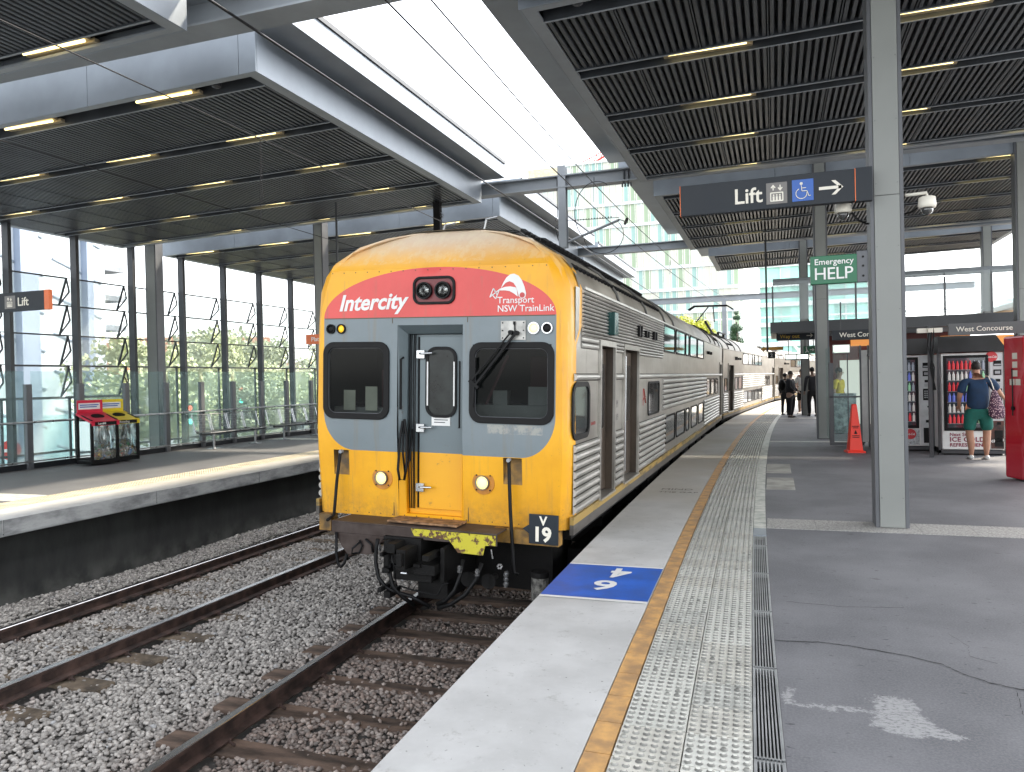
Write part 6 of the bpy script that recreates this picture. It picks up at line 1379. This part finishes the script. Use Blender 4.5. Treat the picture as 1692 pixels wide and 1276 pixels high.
ow.build('street_windows', simple('street_window', (.30, .46, .52), .2), ob)
# glass tower with mosaic facade
tm = Mat('mosaic_facade'); X, Y, Z = tm.xyz()
cell = (X/1.05).floor()*7.31+(Z/3.6).floor()*3.77; rnd = (cell.sin()*43758.5).frac(); st2 = (X/1.05).frac(); fl = (Z/3.6).frac()
c = tm.mix(rnd.gt(.5), (.60, .68, .65), (.32, .50, .47)); c = tm.mix(rnd.gt(.8), c, (.34, .44, .30)); c = tm.mix(rnd.lt(.22), c, (.62, .62, .54)); c = tm.mix(st2.lt(.18), c, (.70, .70, .62)); c = tm.mix(fl.lt(.12), c, (.72, .78, .78)); tm.set(color=c, rough=.35)
tw = empty('glass_tower', (-20.5, 122, G), label='large glass tower with green and white striped facade between the canopies', cat='tower')
MB().box(-18, 15.5, 0, 25, 0, 43.5).build('facade', tm.m, tw)
fb = MB()
for k in range(13): fb.box(-18.2, 15.7, -.35, 0, k*3.6-.12, k*3.6+.12)
fb.build('floor_bands', simple('band_white', (.72, .76, .77), .5), tw)
fb = MB()
for k in range(32): fb.box(-18+k*1.05-.06, -18+k*1.05+.06, -.30, 0, 0, 43.5)
fb.build('fins', simple('fin_cream', (.72, .74, .66), .5), tw); MB().box(-18, -12, -.5, -.1, 41, 43).build('ochre_panel', simple('ochre', (.80, .68, .45), .5), tw)
def office(loc, w, d, h, label, base, col):
    r = empty('office_tower', loc, label=label, cat='tower'); gm_ = Mat('banded_glass'); X, Y, Z = gm_.xyz(); rr = (((X/1.6).floor()*5.3+(Z/3.2).floor()*2.1).sin()*9999).frac(); gm_.set(color=gm_.mix(rr, col, tuple(min(1, q*1.7) for q in col)), rough=.2)
    MB().box(-w/2, w/2, 0, d, 0, h).build('facade', gm_.m, r); b = MB()
    for k in range(int(h/3.2)+1): b.box(-w/2-.3, w/2+.3, -.9, .0, k*3.2-.35, k*3.2+.35)
    b.build('balcony_bands', simple('band_pale', (.80, .84, .84), .5), r); b = MB()
    for k in range(int(w/3.2)+1): b.box(-w/2+k*3.2-.1, -w/2+k*3.2+.1, -.3, 0, 0, h)
    b.build('mullions', simple('mull', (.7, .75, .75), .5), r)
office((7.5, 130, G), 19, 18, 27, 'green glass tower with white balcony bands right of the hanging pole', 0, (.28, .52, .46))
office((52, 150, G), 30, 20, 20, 'pale distant office block seen above the concourse balustrade', 0, (.40, .55, .55)); office((-27.5, 165, G), 9, 12, 56, 'distant tower top with ochre panels above the drop post', 0, (.35, .55, .55))
# white lattice structure at the end of the line
wl_ = MB()
for k in range(5): wl_.tube([(-2+k*3.2+2.6*math.cos(a), 96, -1+6.5*math.sin(a)) for a in np.linspace(0, math.pi, 14)], .18, 6)
for k in range(4): wl_.tube([(-10, 97, 1.2+k*2.4), (24, 97, 1.2+k*2.4)], .12, 6)
tag(wl_.build('footbridge_arches', M['white']), 'white arched lattice far down the platform behind the arrow sign', 'footbridge')
# pink brick building closing the view past the train
pb = empty('brick_building', (1.5, 92, G), label='pinkish low building past the last carriage', cat='building'); MB().box(-3, 24, 8, 14, 0, 8.2).build('wall', simple('pink_brick', (.52, .36, .30), .8, 0, .1, .5), pb); MB().box(-3.2, 24.2, 7.8, 14, 8.2, 8.6).build('parapet', M['white'], pb)
tb = empty('warm_reflector_wall', (9.5, 50, 0), label='unseen low tan wall added at the far right to warm reflections in the rear carriages', cat='wall'); MB().box(0, .4, -24, 26, 0, 4.1).build('wall', simple('tan_wall', (.62, .42, .24), .8, 0, .12, .6), tb); MB().box(-.1, .5, -24.1, 26.1, 4.1, 4.3).build('coping', M['granite_pale'], tb)  # out-of-view wall added so the metal sides reflect a warm colour
# crane
cr = MB(); cr.bar((-52, 200, 56), (-30, 200, 66), .5, .5); cr.bar((-52, 200, 56), (-52, 200, G), .9, .9); cr.bar((-52, 200, 58), (-56, 200, 54), .8, .8)
for k in range(12): cr.bar((-52+k*1.8, 200, 56+k*.82), (-51+k*1.8, 200, 58+k*.82), .25, .25)
cr.bar((-51, 200, 58.5), (-30, 200, 67), .25, .25)
tag(cr.build('tower_crane', simple('crane_red', (.75, .06, .04), .5)), 'red crane jib far above the tracks at the edge of the right canopy', 'crane')
# street furniture behind the fence
def signal(x, y, z, label):
    r = empty('traffic_light', (x, y, G), label=label, cat='traffic light', group='traffic lights in the street below'); MB().tube([(0, 0, 0), (0, 0, z-G+.6)], .07, 8).build('pole', M['galv'], r)
    MB().box(-.2, .2, -.2, .0, z-G-.55, z-G+.55).build('housing', M['sign_green'], r); MB().cyl((0, -.2, z-G+.33), (0, -1, 0), .13, .03, 12).build('red_lamp', emis('signal_red', (.9, .12, .05), .6), r); MB().cyl((0, -.2, z-G-.33), (0, -1, 0), .13, .03, 12).build('green_lamp', emis('signal_green', (.1, .8, .55), .8), r)
signal(-30, 37.5, 1.0, 'traffic light seen just right of the third dark mullion by the bench'); signal(-27, 30.0, .2, 'traffic light low by the thick dark column')
r = empty('street_sign', (-24, 18.2, G), label='red and white street signs on a pole seen through the fence near the bins', cat='street sign'); MB().tube([(0, 0, 0), (0, 0, 6.6)], .05, 8).build('pole', M['galv'], r)
mb = MB(); mb.cyl((.05, 0, 6.1), (1, -.6, 0), .32, .04, 20); mb.build('red_disc', simple('sign_red', (.75, .05, .04), .4), r); MB().bar((.1, -.2, 6.1), (.1, .2, 6.1), .1, .1).build('white_bar', M['white'], r); MB().box(0, .04, -.55, .55, 4.6, 5.3).build('red_board', simple('board_red', (.7, .06, .05), .4), r); MB().box(.041, .05, -.35, .35, 4.8, 5.1).build('white_print', M['white'], r)
def car(loc, rot, c, label):
    r = empty('parked_car', loc, (0, 0, rot), label=label, cat='car', group='vehicles in the street below'); cm = simple('car_paint', c, .25, .1, .03, 2)
    pf = [(-2.1, .35), (-2.15, .75), (-1.9, .95), (-1.2, 1.0), (-.7, 1.42), (.9, 1.45), (1.5, 1.0), (2.05, .9), (2.15, .6), (2.1, .35)]; mb = MB(); mb.prism(pf, lambda a, b: (a, -.85, b), lambda a, b: (a, .85, b)); mb.build('body', cm, r, bevel=.08)
    gw = [(-1.05, 1.02), (-.65, 1.36), (.85, 1.38), (1.3, 1.02)]; mb = MB(); mb.prism(gw, lambda a, b: (a, -.865, b), lambda a, b: (a, .865, b)); mb.build('windows', T['wglass'], r)
    for a in (-1.35, 1.35): MB().cyl((a, -.88, .33), (0, 1, 0), .33, 1.76, 20).build('wheel', M['black'], r)
car((-27, 43, G), R(70), (.75, .76, .76), 'white vehicle in the street behind the glass fence'); car((-25, 24, G), R(80), (.3, .45, .6), 'blue-grey vehicle low behind the fence left of the bins')
